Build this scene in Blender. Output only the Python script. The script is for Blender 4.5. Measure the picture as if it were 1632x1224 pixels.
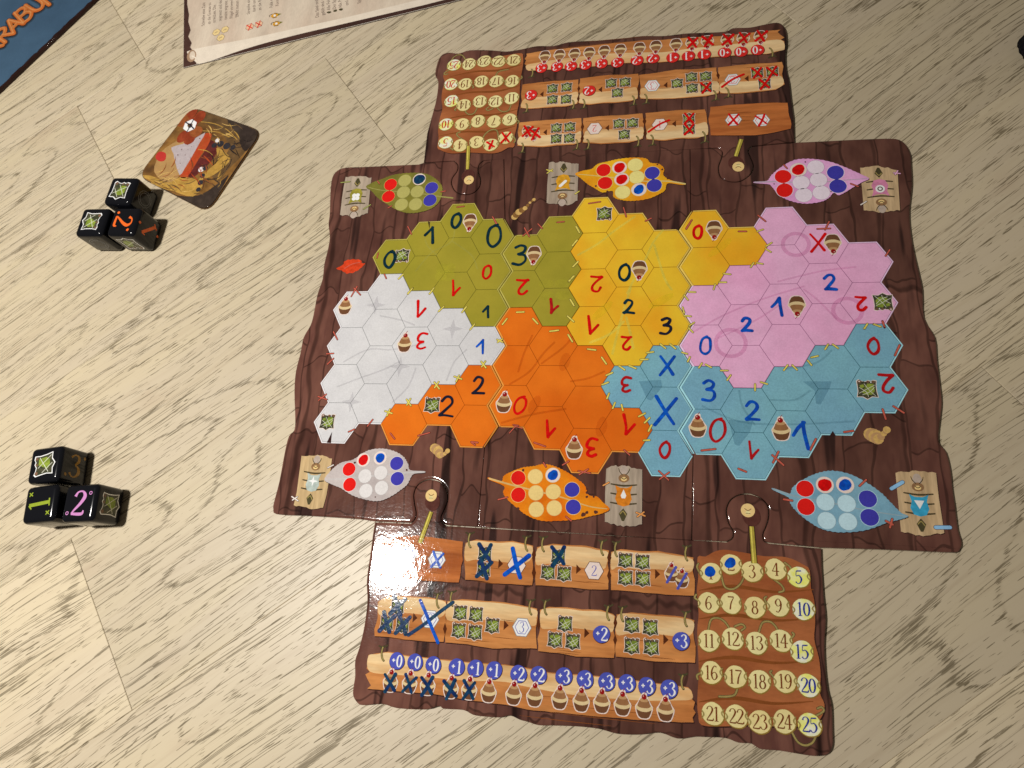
import bpy, bmesh, math, random
from mathutils import Matrix, Vector
random.seed(7)
for o in list(bpy.data.objects): bpy.data.objects.remove(o)
SC = bpy.context.scene
COL = SC.collection
R_ = math.radians
MM = 0.001

# ------------------------------------------------------------------ camera
CROT = Matrix(((0.9791239, -0.0106298, 0.2029862), (0.0743612, 0.9481384, -0.3090373), (-0.189174, 0.3176801, 0.9291354)))
CLOC = Vector((48.4666, -103.3851, 315.2514))          # millimetres
FPX = 1057.524
cd = bpy.data.cameras.new('camera'); cam = bpy.data.objects.new('camera', cd); COL.objects.link(cam)
cd.sensor_width = 36; cd.lens = FPX / 1632 * 36; cd.clip_start = 0.01; cd.clip_end = 20
cam.matrix_world = Matrix.Translation(CLOC * MM) @ CROT.to_4x4()
SC.camera = cam
cd.dof.use_dof = True; cd.dof.focus_distance = 0.335; cd.dof.aperture_fstop = 18.0

# ------------------------------------------------------------------ light
wd = bpy.data.worlds.new('World'); SC.world = wd; wd.use_nodes = True
bg = wd.node_tree.nodes['Background']; bg.inputs[0].default_value = (1.0, 0.86, 0.68, 1); bg.inputs[1].default_value = 0.085
ld = bpy.data.lights.new('ceiling_lamp', 'AREA'); ld.shape = 'DISK'; ld.size = 0.052; ld.energy = 8.2; ld.color = (1.0, 0.965, 0.905)
lo = bpy.data.objects.new('ceiling_lamp', ld); COL.objects.link(lo); lo.location = (-0.362, -0.062, 0.76); lo.rotation_euler = (R_(-6), R_(15), 0)
vs = SC.view_settings
vs.view_transform = 'Standard'; vs.look = 'None'; vs.exposure = 0.0; vs.gamma = 1.0; vs.use_curve_mapping = False

# ------------------------------------------------------------------ pixel of the photo -> place on a level plane (mm)
T = 2.2
def W(x, y, z=T):
    d = CROT @ Vector(((x - 816) / FPX, -(y - 612) / FPX, -1))
    k = (z - CLOC.z) / d.z
    q = CLOC + d * k
    return (q.x, q.y)
def Z(x0, y0, s, pts, z=T):
    return [W(x0 + a / s, y0 + b / s, z) for a, b in pts]
ZA = (680, 20, 5.1); ZB = (960, 20, 5.1); ZC = (500, 230, 5.1); ZD = (780, 230, 5.1); ZE = (1060, 230, 3.886); ZF = (430, 420, 4.08)
ZG = (760, 440, 4.533); ZH = (1080, 500, 4.08); ZI = (420, 690, 4.533); ZJ = (740, 690, 4.533); ZK = (1080, 720, 3.4)
ZL = (550, 920, 5.1); ZM = (840, 920, 5.1); ZN = (1080, 860, 3.4); ZO = (100, 150, 4.533); ZP = (280, 0, 5.829); ZQ = (0, 0, 8.16)
def sc_at(x, y):   # millimetres per photo pixel near a point
    a, b = W(x - 5, y), W(x + 5, y); c, d = W(x, y - 5), W(x, y + 5)
    return (math.dist(a, b) + math.dist(c, d)) / 20
def lin(c):
    c /= 255
    return c / 12.92 if c <= 0.04045 else ((c + 0.055) / 1.055) ** 2.4
def alb(rgb, ill=0.85):
    return tuple(min(0.9, lin(c) / ill) for c in rgb)

# ------------------------------------------------------------------ materials
MATS = {}
def newmat(name):
    m = bpy.data.materials.new(name); m.use_nodes = True; nt = m.node_tree
    return m, nt, nt.nodes['Principled BSDF']
def N(nt, t, **kw):
    n = nt.nodes.new(t)
    for k, v in kw.items():
        if k in ('operation', 'blend_type', 'data_type', 'noise_dimensions', 'interpolation_type', 'offset', 'offset_frequency', 'squash', 'squash_frequency', 'feature'): setattr(n, k, v)
    return n
def math_(nt, op, a, b=None, clamp=False):
    n = nt.nodes.new('ShaderNodeMath'); n.operation = op; n.use_clamp = clamp
    for i, v in enumerate((a, b)):
        if v is None: continue
        if isinstance(v, (int, float)): n.inputs[i].default_value = v
        else: nt.links.new(v, n.inputs[i])
    return n.outputs[0]
def mixc(nt, f, a, b, blend='MIX'):
    n = nt.nodes.new('ShaderNodeMix'); n.data_type = 'RGBA'; n.blend_type = blend
    for i, v in ((0, f), (6, a), (7, b)):
        if isinstance(v, (int, float)): n.inputs[i].default_value = v
        elif isinstance(v, tuple): n.inputs[i].default_value = (*v[:3], 1)
        else: nt.links.new(v, n.inputs[i])
    return n.outputs[2]
def noise(nt, vec, scale=1.0, detail=2.0, rough=0.5, scl=(1, 1, 1), loc=(0, 0, 0), rot=0, dist=0.0):
    mp = nt.nodes.new('ShaderNodeMapping'); mp.inputs['Scale'].default_value = scl; mp.inputs['Location'].default_value = loc; mp.inputs['Rotation'].default_value = (0, 0, rot)
    nt.links.new(vec, mp.inputs[0])
    n = nt.nodes.new('ShaderNodeTexNoise'); n.inputs['Scale'].default_value = scale; n.inputs['Detail'].default_value = detail; n.inputs['Roughness'].default_value = rough; n.inputs['Distortion'].default_value = dist
    nt.links.new(mp.outputs[0], n.inputs['Vector'])
    return n.outputs[0]
def ramp(nt, v, lo, hi, a=0.0, b=1.0, smooth=True):
    n = nt.nodes.new('ShaderNodeMapRange'); n.interpolation_type = 'SMOOTHSTEP' if smooth else 'LINEAR'
    n.inputs[1].default_value = lo; n.inputs[2].default_value = hi; n.inputs[3].default_value = a; n.inputs[4].default_value = b
    nt.links.new(v, n.inputs[0]); return n.outputs[0]
def gloss_bump(nt, bs, amt=1.0):
    g = nt.nodes.new('ShaderNodeNewGeometry')
    n1 = noise(nt, g.outputs['Position'], 260, 2, 0.5)
    n2 = noise(nt, g.outputs['Position'], 900, 2, 0.6)
    s = math_(nt, 'ADD', n1, math_(nt, 'MULTIPLY', n2, 0.35))
    b = nt.nodes.new('ShaderNodeBump'); b.inputs['Strength'].default_value = 1.0; b.inputs['Distance'].default_value = 0.000060 * amt
    nt.links.new(s, b.inputs['Height']); nt.links.new(b.outputs[0], bs.inputs['Normal'])
def pm(name, rgb, ill=0.85, var=0.16, scale=120, scl=(1, 1, 1), rough=0.06, alpha=1.0, tint=None, tamt=0.5, tscale=40, bump=1.0, fine=0.05):
    """printed ink / paint: flat colour with soft mottling"""
    if name in MATS: return MATS[name]
    m, nt, bs = newmat(name)
    c = alb(rgb, ill); g = N(nt, 'ShaderNodeNewGeometry'); P = g.outputs['Position']
    base = c
    if tint:
        base = mixc(nt, math_(nt, 'MULTIPLY', ramp(nt, noise(nt, P, tscale, 3, 0.55, scl), 0.35, 0.68), tamt), c, alb(tint, ill))
    f = ramp(nt, noise(nt, P, scale, 4, 0.6, scl, loc=(3, 1, 0)), 0.25, 0.75, 1 - var, 1 + var * 0.6, False)
    f2 = ramp(nt, noise(nt, P, 1500, 1, 0.5, scl), 0.3, 0.7, 1 - fine, 1 + fine, False)
    v = math_(nt, 'MULTIPLY', f, f2)
    cc = nt.nodes.new('ShaderNodeCombineColor')
    for i in range(3): nt.links.new(v, cc.inputs[i])
    nt.links.new(mixc(nt, 1.0, base, cc.outputs[0], 'MULTIPLY'), bs.inputs['Base Color'])
    bs.inputs['Roughness'].default_value = rough; bs.inputs['Specular IOR Level'].default_value = 0.24; bs.inputs['Alpha'].default_value = alpha
    if bump: gloss_bump(nt, bs, bump)
    MATS[name] = m; return m

def bark_material():
    m, nt, bs = newmat('bark_print'); g = N(nt, 'ShaderNodeNewGeometry'); P = g.outputs['Position']
    wob = noise(nt, P, 1, 2, 0.5, (60, 25, 1)); sx = N(nt, 'ShaderNodeSeparateXYZ'); nt.links.new(P, sx.inputs[0])
    wx = math_(nt, 'ADD', sx.outputs[0], math_(nt, 'MULTIPLY', math_(nt, 'SUBTRACT', wob, 0.5), 0.012))
    wob2 = noise(nt, P, 1, 1, 0.5, (90, 20, 1), loc=(4, 4, 0))
    wy = math_(nt, 'ADD', sx.outputs[1], math_(nt, 'MULTIPLY', math_(nt, 'SUBTRACT', wob2, 0.5), 0.02))
    cv = N(nt, 'ShaderNodeCombineXYZ'); nt.links.new(math_(nt, 'MULTIPLY', wy, 1.0), cv.inputs[0]); nt.links.new(wx, cv.inputs[1])
    def brick(w, h, mort, off, sm, loc):
        mp = N(nt, 'ShaderNodeMapping'); mp.inputs['Location'].default_value = loc; nt.links.new(cv.outputs[0], mp.inputs[0])
        b = N(nt, 'ShaderNodeTexBrick', offset=off, squash=1.0); b.inputs['Scale'].default_value = 1.0
        b.inputs['Brick Width'].default_value = w; b.inputs['Row Height'].default_value = h; b.inputs['Mortar Size'].default_value = mort; b.inputs['Mortar Smooth'].default_value = sm
        b.inputs['Color1'].default_value = (0.75, 0.75, 0.75, 1); b.inputs['Color2'].default_value = (1.2, 1.2, 1.2, 1); b.inputs['Mortar'].default_value = (0.42, 0.42, 0.42, 1); b.inputs['Bias'].default_value = 0
        nt.links.new(mp.outputs[0], b.inputs[0]); return b
    b1 = brick(0.041, 0.0135, 0.0007, 0.37, 0.6, (0.013, 0.002, 0))
    b2 = brick(0.30, 0.0415, 0.0017, 0.5, 0.8, (0.1, 0.008, 0))
    hi = noise(nt, P, 1, 4, 0.6, (420, 55, 1)); lo_ = noise(nt, P, 1, 3, 0.6, (75, 30, 1), loc=(7, 2, 0))
    col = mixc(nt, ramp(nt, lo_, 0.3, 0.7), alb((84, 52, 45), 0.85), alb((112, 74, 63), 0.85))
    col = mixc(nt, ramp(nt, hi, 0.55, 0.75, 0, 0.45), col, alb((76, 44, 42), 0.85))
    col = mixc(nt, ramp(nt, noise(nt, P, 1, 2, 0.5, (105, 9, 1), loc=(1, 9, 0)), 0.58, 0.65, 0, 0.85), col, alb((40, 25, 24), 0.85))
    col = mixc(nt, 0.85, col, b1.outputs[0], 'MULTIPLY'); col = mixc(nt, 0.9, col, b2.outputs[0], 'MULTIPLY')
    nt.links.new(col, bs.inputs['Base Color']); bs.inputs['Roughness'].default_value = 0.08; bs.inputs['Specular IOR Level'].default_value = 0.4; gloss_bump(nt, bs, 1.0)
    MATS['bark'] = m; return m

def wood_material():
    m, nt, bs = newmat('oak_laminate'); tc = N(nt, 'ShaderNodeTexCoord'); oi = N(nt, 'ShaderNodeObjectInfo')
    rnd = oi.outputs['Random']
    ov = N(nt, 'ShaderNodeCombineXYZ'); nt.links.new(math_(nt, 'MULTIPLY', rnd, 7.3), ov.inputs[0]); nt.links.new(math_(nt, 'MULTIPLY', rnd, 3.1), ov.inputs[1]); nt.links.new(math_(nt, 'MULTIPLY', rnd, 5.7), ov.inputs[2])
    va = N(nt, 'ShaderNodeVectorMath', operation='ADD'); nt.links.new(tc.outputs['Object'], va.inputs[0]); nt.links.new(ov.outputs[0], va.inputs[1]); P0 = va.outputs[0]
    # gentle waviness of the grain
    s0 = N(nt, 'ShaderNodeSeparateXYZ'); nt.links.new(P0, s0.inputs[0])
    bend = noise(nt, P0, 1, 1, 0.4, (6, 14, 1), loc=(5, 5, 0))
    wv = math_(nt, 'ADD', s0.outputs[1], math_(nt, 'MULTIPLY', math_(nt, 'SUBTRACT', bend, 0.5), 0.016))
    cb = N(nt, 'ShaderNodeCombineXYZ'); nt.links.new(s0.outputs[0], cb.inputs[0]); nt.links.new(wv, cb.inputs[1]); nt.links.new(s0.outputs[2], cb.inputs[2]); P = cb.outputs[0]
    # growth rings: contour lines of a slow field, pulled out along the plank into cathedrals
    fld = noise(nt, P, 1, 1.0, 0.4, (3.2, 17, 1))
    fld2 = noise(nt, P, 1, 2, 0.5, (90, 500, 1), loc=(2, 0, 0))
    ph = math_(nt, 'ADD', math_(nt, 'ADD', math_(nt, 'MULTIPLY', fld, 17), math_(nt, 'MULTIPLY', wv, 60)), math_(nt, 'MULTIPLY', fld2, 0.35))
    fr = math_(nt, 'FRACT', ph); tri = math_(nt, 'MULTIPLY', math_(nt, 'ABSOLUTE', math_(nt, 'SUBTRACT', fr, 0.5)), 2)
    ring = ramp(nt, tri, 0.80, 1.0); broad = ramp(nt, tri, 0.2, 1.0)
    patch = noise(nt, P, 1, 2, 0.5, (7, 30, 1), loc=(0, 3, 0))
    # open pores: short dark dashes along the grain
    po = noise(nt, P, 1, 1.0, 0.5, (85, 1900, 1)); po2 = noise(nt, P, 1, 1.0, 0.5, (17, 1500, 1), loc=(9, 1, 0))
    th = math_(nt, 'SUBTRACT', math_(nt, 'SUBTRACT', math_(nt, 'SUBTRACT', 0.695, math_(nt, 'MULTIPLY', ring, 0.085)), math_(nt, 'MULTIPLY', broad, 0.03)), math_(nt, 'MULTIPLY', patch, 0.045))
    pore = ramp(nt, math_(nt, 'SUBTRACT', po, th), 0.0, 0.03)
    pore2 = ramp(nt, math_(nt, 'SUBTRACT', po2, math_(nt, 'ADD', th, 0.0)), 0.0, 0.035)
    po3 = noise(nt, P, 1, 1.0, 0.5, (5, 1150, 1), loc=(4, 7, 0)); pore3 = ramp(nt, math_(nt, 'SUBTRACT', po3, math_(nt, 'ADD', th, 0.02)), 0.0, 0.04)
    pr = math_(nt, 'MAXIMUM', math_(nt, 'MAXIMUM', pore, math_(nt, 'MULTIPLY', pore2, 0.85)), math_(nt, 'MULTIPLY', pore3, 0.7))
    streak = noise(nt, P, 1, 3, 0.6, (10, 330, 1), loc=(1, 6, 0))
    tone = noise(nt, P, 1, 2, 0.5, (6, 40, 1), loc=(8, 8, 0))
    c = mixc(nt, ramp(nt, tone, 0.3, 0.7), (0.70, 0.59, 0.402), (0.67, 0.565, 0.408))
    c = mixc(nt, ramp(nt, streak, 0.45, 0.75, 0, 0.36), c, (0.50, 0.39, 0.26))
    c = mixc(nt, math_(nt, 'MULTIPLY', ring, 0.18), c, (0.36, 0.29, 0.18))
    blot = noise(nt, P, 1, 2, 0.5, (14, 24, 1), loc=(3, 8, 0))
    c = mixc(nt, ramp(nt, blot, 0.62, 0.78, 0, 0.35), c, (0.52, 0.37, 0.25))
    c = mixc(nt, math_(nt, 'MULTIPLY', pr, 0.84), c, (0.135, 0.098, 0.046))
    tintv = ramp(nt, rnd, 0, 1, 0.86, 1.07, False); cc = N(nt, 'ShaderNodeCombineColor')
    for i in range(3): nt.links.new(tintv, cc.inputs[i])
    c = mixc(nt, 1.0, c, cc.outputs[0], 'MULTIPLY')
    nt.links.new(c, bs.inputs['Base Color'])
    nt.links.new(ramp(nt, pr, 0, 1, 0.42, 0.62, False), bs.inputs['Roughness'])
    b = N(nt, 'ShaderNodeBump'); b.inputs['Strength'].default_value = 0.6; b.inputs['Distance'].default_value = 0.00012
    nt.links.new(math_(nt, 'SUBTRACT', 1.0, pr), b.inputs['Height']); nt.links.new(b.outputs[0], bs.inputs['Normal'])
    return m

BARK = bark_material(); MATS['seam'] = BARK; OAK = wood_material()
pm('green', (158, 146, 50), 0.85, 0.07, fine=0.02, tint=(138, 134, 42), tscale=25); pm('yellow', (232, 184, 48), 0.82, 0.07, fine=0.02, tint=(226, 150, 30), tamt=0.8, tscale=22)
pm('orange', (222, 114, 30), 0.85, 0.07, fine=0.02, tint=(204, 90, 18), tamt=0.7, tscale=22); pm('white', (209, 208, 210), 0.88, 0.06, tint=(196, 195, 199), tamt=0.5, tscale=30)
pm('pink', (208, 154, 186), 0.66, 0.10, tint=(202, 138, 176), tamt=0.5, tscale=24); pm('blue', (106, 152, 166), 0.62, 0.08, tint=(96, 136, 162), tamt=0.6, tscale=22, fine=0.08)
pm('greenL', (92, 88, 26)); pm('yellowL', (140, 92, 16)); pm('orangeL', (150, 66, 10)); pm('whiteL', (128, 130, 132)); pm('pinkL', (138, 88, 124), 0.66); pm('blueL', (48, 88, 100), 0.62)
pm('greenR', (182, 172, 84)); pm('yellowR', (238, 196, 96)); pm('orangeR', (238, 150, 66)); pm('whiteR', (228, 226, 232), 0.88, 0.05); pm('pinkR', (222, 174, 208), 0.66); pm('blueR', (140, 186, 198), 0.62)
pm('ink_dark', (14, 46, 58), var=0.5, scale=500, rough=0.09); pm('ink_black', (28, 30, 48), var=0.4, scale=500, rough=0.09)
pm('ink_blue', (14, 62, 160), 0.7, var=0.5, scale=420, tint=(10, 88, 190), tamt=0.8, tscale=260, rough=0.09); pm('ink_red', (204, 14, 16), 0.8, var=0.35, scale=450, rough=0.09)
pm('ink_maroon', (150, 18, 22), 0.62, var=0.3, scale=450, rough=0.09); pm('ink_navy', (20, 44, 92), 0.8, var=0.6, scale=500, tint=(24, 70, 88), tamt=0.8, tscale=300, rough=0.09)
pm('dot_red', (205, 28, 24), 0.75, 0.1); pm('dot_blue', (58, 54, 152), 0.7, 0.1); pm('indigo', (76, 84, 176), 0.85, 0.12); pm('crimson', (196, 40, 36), 0.7, 0.12)
pm('cream', (224, 206, 150), 0.76, 0.1, tint=(206, 182, 118)); pm('cream_hi', (236, 220, 110), 0.75, 0.1, tint=(244, 238, 210), tamt=0.9, tscale=220); pm('cream_edge', (140, 112, 48)); pm('digit_brown', (118, 62, 28)); pm('digit_blue', (40, 50, 140)); pm('digit_red', (190, 40, 30)); pm('print_white', (238, 234, 236), 0.88, 0.04); pm('print_pale', (226, 208, 200), 0.85, 0.06)
pm('panel', (160, 96, 58), 0.76, 0.25, scl=(0.35, 1, 1), tint=(134, 72, 40), tamt=0.8, tscale=70)
pm('sign', (204, 138, 80), 0.88, 0.25, scl=(0.16, 1, 1), scale=260, tint=(172, 102, 52), tamt=0.75, tscale=120); pm('sign_light', (232, 200, 152), 0.88, 0.2, scl=(0.16, 1, 1), scale=260, tint=(208, 156, 98), tamt=0.8, tscale=120)
pm('sign_dark', (186, 110, 58), 0.85, 0.25, scl=(0.14, 1, 1), scale=300, tint=(150, 78, 38), tamt=0.8, tscale=160); pm('sign_edge', (84, 42, 22)); pm('sign_crack', (128, 72, 34))
pm('cake', (142, 100, 66), 0.8, 0.15, scale=400, scl=(1, 0.3, 1)); pm('cake_dark', (104, 68, 46), 0.8, 0.15); pm('cake_top', (176, 138, 96), 0.8); pm('cream_band', (206, 184, 140), 0.8, 0.08); pm('cherry', (140, 22, 24), 0.8, 0.2, scale=600)
pm('web_dark', (58, 62, 44), 0.8, 0.5, scale=500, tint=(92, 84, 66), tscale=350); pm('web_green', (132, 148, 56), 0.8, 0.35, scale=500, tint=(70, 94, 38), tscale=300); pm('web_line', (206, 206, 190), 0.85); pm('nut', (112, 84, 66), 0.8, 0.4, scale=600)
pm('vine', (150, 134, 80), 0.8, 0.3, scale=400); pm('vine_dark', (72, 66, 44), 0.8, 0.3); pm('stick', (164, 148, 62), 0.8, 0.25, scale=300); pm('acorn', (84, 48, 42), 0.8, 0.3, scale=400); pm('face', (222, 190, 130), 0.8, 0.1); pm('face_line', (112, 80, 50))
pm('thread_red', (188, 92, 76), 0.8, 0.25, scale=500); pm('thread_yellow', (214, 200, 96), 0.8, 0.25, scale=500); pm('thread_blue', (128, 172, 220), 0.7, 0.2); pm('thread_white', (216, 206, 200), 0.8); pm('thread_pink', (212, 158, 190), 0.7); pm('thread_green', (150, 156, 88), 0.8); pm('thread_orange', (224, 150, 84), 0.8)
pm('note', (176, 160, 142), 0.85, 0.3, scl=(1, 0.12, 1), scale=520, tint=(146, 130, 116), tscale=200); pm('note_tan', (186, 160, 124), 0.72, 0.3, scl=(1, 0.12, 1), scale=520, tint=(158, 132, 98), tscale=200); pm('note_warm', (204, 176, 132), 0.9, 0.3, scl=(1, 0.12, 1), scale=520, tint=(176, 146, 104), tscale=200); pm('twig', (74, 64, 44), 0.8); pm('grub', (176, 160, 148), 0.8, 0.2, scale=500); pm('grub_brown', (138, 104, 72), 0.8, 0.2, scale=500)
pm('leaf_green', (134, 128, 54), 0.85, tint=(104, 102, 44), tscale=50, tamt=0.8); pm('leaf_yellow', (226, 168, 34), 0.78, tint=(214, 128, 24), tscale=60, tamt=0.9); pm('leaf_pink', (204, 148, 190), 0.64, tint=(186, 122, 172), tscale=60); pm('leaf_white', (196, 186, 184), 0.9, 0.12, tint=(168, 158, 158), tscale=60); pm('leaf_orange', (232, 138, 28), 0.85, tint=(214, 100, 16), tscale=60, tamt=0.9); pm('leaf_blue', (112, 150, 168), 0.62, tint=(84, 126, 150), tscale=60)
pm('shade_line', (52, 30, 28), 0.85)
for k, c in (('green', (172, 166, 96)), ('yellow', (240, 216, 136)), ('pink', (214, 190, 214)), ('white', (216, 212, 212)), ('orange', (240, 200, 130)), ('blue', (164, 192, 206))):
    pm('empty_' + k, c, 0.66 if k in ('pink', 'blue') else 0.86, 0.06); pm('vein_' + k, tuple(int(v * 0.8) for v in c), 0.7)
for k, c in (('green', (196, 190, 60)), ('yellow', (238, 214, 40)), ('pink', (196, 92, 160)), ('white', (120, 112, 126)), ('orange', (176, 62, 10)), ('blue', (40, 104, 138))):
    pm('mark_' + k, c, 0.8, 0.3, alpha=0.13 if k in ('white', 'orange') else 0.2, scale=300)
for k, c in (('green', (186, 182, 90)), ('yellow', (246, 222, 96)), ('pink', (186, 96, 158)), ('white', (150, 146, 154)), ('orange', (170, 66, 12)), ('blue', (64, 112, 132))):
    pm('veinline_' + k, c, 0.8, 0.3, alpha={'yellow': 0.4, 'green': 0.26, 'orange': 0.2}.get(k, 0.15))

# ------------------------------------------------------------------ mesh builder (millimetres)
class MB:
    def __init__(s): s.v = []; s.f = []; s.m = []; s.mats = []; s.sm = []
    def mi(s, mat):
        mat = MATS[mat] if isinstance(mat, str) else mat
        if mat not in s.mats: s.mats.append(mat)
        return s.mats.index(mat)
    def poly(s, pts, z, mat):
        b = len(s.v); ar = sum(pts[i - 1][0] * pts[i][1] - pts[i][0] * pts[i - 1][1] for i in range(len(pts)))
        if ar < 0: pts = pts[::-1]
        s.v += [(p[0], p[1], z) for p in pts]; s.f.append(list(range(b, b + len(pts)))); s.m.append(s.mi(mat)); s.sm.append(False)
    def quad(s, a, b, c, d, mat, smooth=False):
        i = len(s.v); s.v += [a, b, c, d]; s.f.append([i, i + 1, i + 2, i + 3]); s.m.append(s.mi(mat)); s.sm.append(smooth)
    def disc(s, c, rx, z, mat, ry=None, n=20, wob=0.0, rot=0.0, seed=None):
        rr = random.Random(seed) if seed is not None else random
        k1, k2 = rr.uniform(0, 6), rr.uniform(0, 6); ry = ry or rx; pts = []
        for i in range(n):
            a = 2 * math.pi * i / n; q = 1 + wob * (math.sin(2 * a + k1) + 0.7 * math.sin(3 * a + k2) + 0.4 * math.sin(7 * a + k1))
            x, y = rx * q * math.cos(a), ry * q * math.sin(a)
            pts.append((c[0] + x * math.cos(rot) - y * math.sin(rot), c[1] + x * math.sin(rot) + y * math.cos(rot)))
        s.poly(pts, z, mat)
    def ribbon(s, pts, z, mat, w=None, sub=6, caps=True, dz=0.004, closed=False):
        P = [(p[0], p[1], (p[2] if len(p) > 2 else w)) for p in pts]
        if closed: P = P + [P[0]]
        if sub > 1 and len(P) > 2: P = crom(P, sub)
        n = len(P); L = []; Rr = []
        for i in range(n):
            a = P[max(0, i - 1)]; b = P[min(n - 1, i + 1)]; dx, dy = b[0] - a[0], b[1] - a[1]; l = math.hypot(dx, dy) or 1
            nx, ny = -dy / l, dx / l; h = P[i][2] / 2; zz = z + dz * i / max(1, n - 1)
            L.append((P[i][0] + nx * h, P[i][1] + ny * h, zz)); Rr.append((P[i][0] - nx * h, P[i][1] - ny * h, zz))
        b0 = len(s.v); mi = s.mi(mat)
        for a, b in zip(L, Rr): s.v += [a, b]
        for i in range(n - 1):
            s.f.append([b0 + 2 * i + 1, b0 + 2 * i + 3, b0 + 2 * i + 2, b0 + 2 * i]); s.m.append(mi); s.sm.append(False)
        if caps and not closed:
            for e, k, sg in ((0, 0, -1), (n - 1, n - 2, 1)):
                p = P[e]; q = P[1] if e == 0 else P[n - 2]; dx, dy = (p[0] - q[0]), (p[1] - q[1]); l = math.hypot(dx, dy) or 1; ang = math.atan2(dy, dx); h = p[2] / 2
                pp = [(p[0] + h * math.cos(ang + t), p[1] + h * math.sin(ang + t)) for t in [math.pi * (j / 6 - 0.5) for j in range(7)]]
                s.poly(pp, z + (0 if e == 0 else dz), mat)
    def mesh(s, name):
        me = bpy.data.meshes.new(name); me.from_pydata([(x * MM, y * MM, z * MM) for x, y, z in s.v], [], s.f)
        for m in s.mats: me.materials.append(m)
        me.polygons.foreach_set('material_index', s.m); me.polygons.foreach_set('use_smooth', s.sm); me.update(); return me
def crom(P, sub, closed=False):
    out = []; n = len(P)
    rng = range(n) if closed else range(n - 1)
    for i in rng:
        p0 = P[(i - 1) % n] if closed else P[max(0, i - 1)]; p1 = P[i]; p2 = P[(i + 1) % n]; p3 = P[(i + 2) % n] if closed else P[min(n - 1, i + 2)]
        for k in range(sub):
            t = k / sub; t2, t3 = t * t, t * t * t
            out.append(tuple(0.5 * (2 * b + (c - a) * t + (2 * a - 5 * b + 4 * c - d) * t2 + (3 * b - a - 3 * c + d) * t3) for a, b, c, d in zip(p0, p1, p2, p3)))
    if not closed: out.append(tuple(P[-1]))
    return out
def thing(name, label, cat, loc, group=None):
    o = bpy.data.objects.new(name, None); COL.objects.link(o); o.location = Vector(loc) * MM; o.empty_display_size = 0.01
    o['label'] = label; o['category'] = cat
    if group: o['group'] = group
    return o
def put(name, mb, parent=None, loc=(0, 0, 0), rot=0.0, scale=1.0):
    me = mb.mesh(name) if isinstance(mb, MB) else mb
    o = bpy.data.objects.new(name, me); COL.objects.link(o)
    mw = Matrix.Translation(Vector(loc) * MM) @ Matrix.Rotation(rot, 4, 'Z') @ Matrix.Diagonal((scale, scale, 1, 1))
    if parent:
        o.parent = parent
        pw = Matrix.Identity(4); q = parent
        while q: pw = q.matrix_basis @ pw if q is parent or True else pw; q = q.parent
        o.matrix_basis = pw.inverted() @ mw
    else: o.matrix_basis = mw
    return o

# ------------------------------------------------------------------ lettering strokes
def ell(cx, cy, rx, ry, wt, ws, a0=90, a1=450, n=14):
    out = []
    for i in range(n + 1):
        a = R_(a0 + (a1 - a0) * i / n); out.append((cx + rx * math.cos(a), cy + ry * math.sin(a), ws + (wt - ws) * abs(math.cos(a))))
    return out
SER = {'0': [ell(0, 0, .19, .46, .13, .05)], '1': [[(0, .48, .12), (0, -.48, .12)], [(-.15, .36, .04), (0, .48, .06)], [(-.14, -.48, .05), (.14, -.48, .05)]],
 '2': [[(-.2, .26, .11), (-.12, .44, .06), (.07, .47, .06), (.19, .28, .13), (.08, .0, .11), (-.13, -.3, .07), (-.22, -.45, .05)], [(-.22, -.45, .08), (.2, -.45, .1), (.25, -.3, .04)]],
 '3': [[(-.2, .34, .09), (-.05, .48, .05), (.12, .42, .09), (.14, .22, .12), (0, .05, .05)], [(0, .05, .05), (.16, -.08, .1), (.19, -.28, .13), (.04, -.47, .06), (-.12, -.46, .05), (-.22, -.32, .1)]],
 '4': [[(.07, .48, .06), (-.24, -.16, .06)], [(-.25, -.16, .07), (.26, -.16, .07)], [(.08, .48, .12), (.08, -.48, .12)], [(-.04, -.48, .05), (.2, -.48, .05)]],
 '5': [[(-.14, .44, .09), (.2, .46, .09)], [(-.15, .46, .05), (-.17, .08, .05), (.03, .12, .07), (.19, -.12, .13), (.1, -.4, .08), (-.08, -.48, .05), (-.22, -.35, .1)]],
 '6': [[(.17, .4, .08), (.02, .47, .06), (-.15, .2, .11), (-.19, -.15, .13), (-.1, -.43, .07), (.05, -.47, .06), (.19, -.24, .12), (.1, .0, .07), (-.05, .02, .05), (-.16, -.12, .06)]],
 '7': [[(-.22, .44, .1), (.22, .44, .09)], [(.22, .42, .05), (.02, 0, .1), (-.06, -.48, .12)]],
 '8': [ell(0, .24, .15, .22, .1, .05), ell(0, -.23, .19, .25, .12, .05)],
 '+': [[(-.17, 0, .08), (.17, 0, .08)], [(0, .17, .08), (0, -.17, .08)]]}
SER['9'] = [[(-x, -y, w) for x, y, w in st] for st in SER['6']]
def serif(mb, txt, c, h, z, mat, rot=0.0, gap=0.5, wmul=1.0, sx=1.0):
    ca, sa = math.cos(rot), math.sin(rot); n = len(txt); adv = [0.42 if ch == '1' else (0.4 if ch == '+' else gap) for ch in txt]; x0 = -sum(adv) / 2; k = 0
    for ch, ad in zip(txt, adv):
        cx = x0 + ad / 2; x0 += ad
        for st in SER[ch]:
            pts = [(c[0] + ((x + cx) * ca * sx - y * sa) * h, c[1] + ((x + cx) * sa * sx + y * ca) * h, w * h * wmul) for x, y, w in st]
            mb.ribbon(pts, z + k * 0.012, mat, sub=5, caps=False, dz=0.006); k += 1
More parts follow.
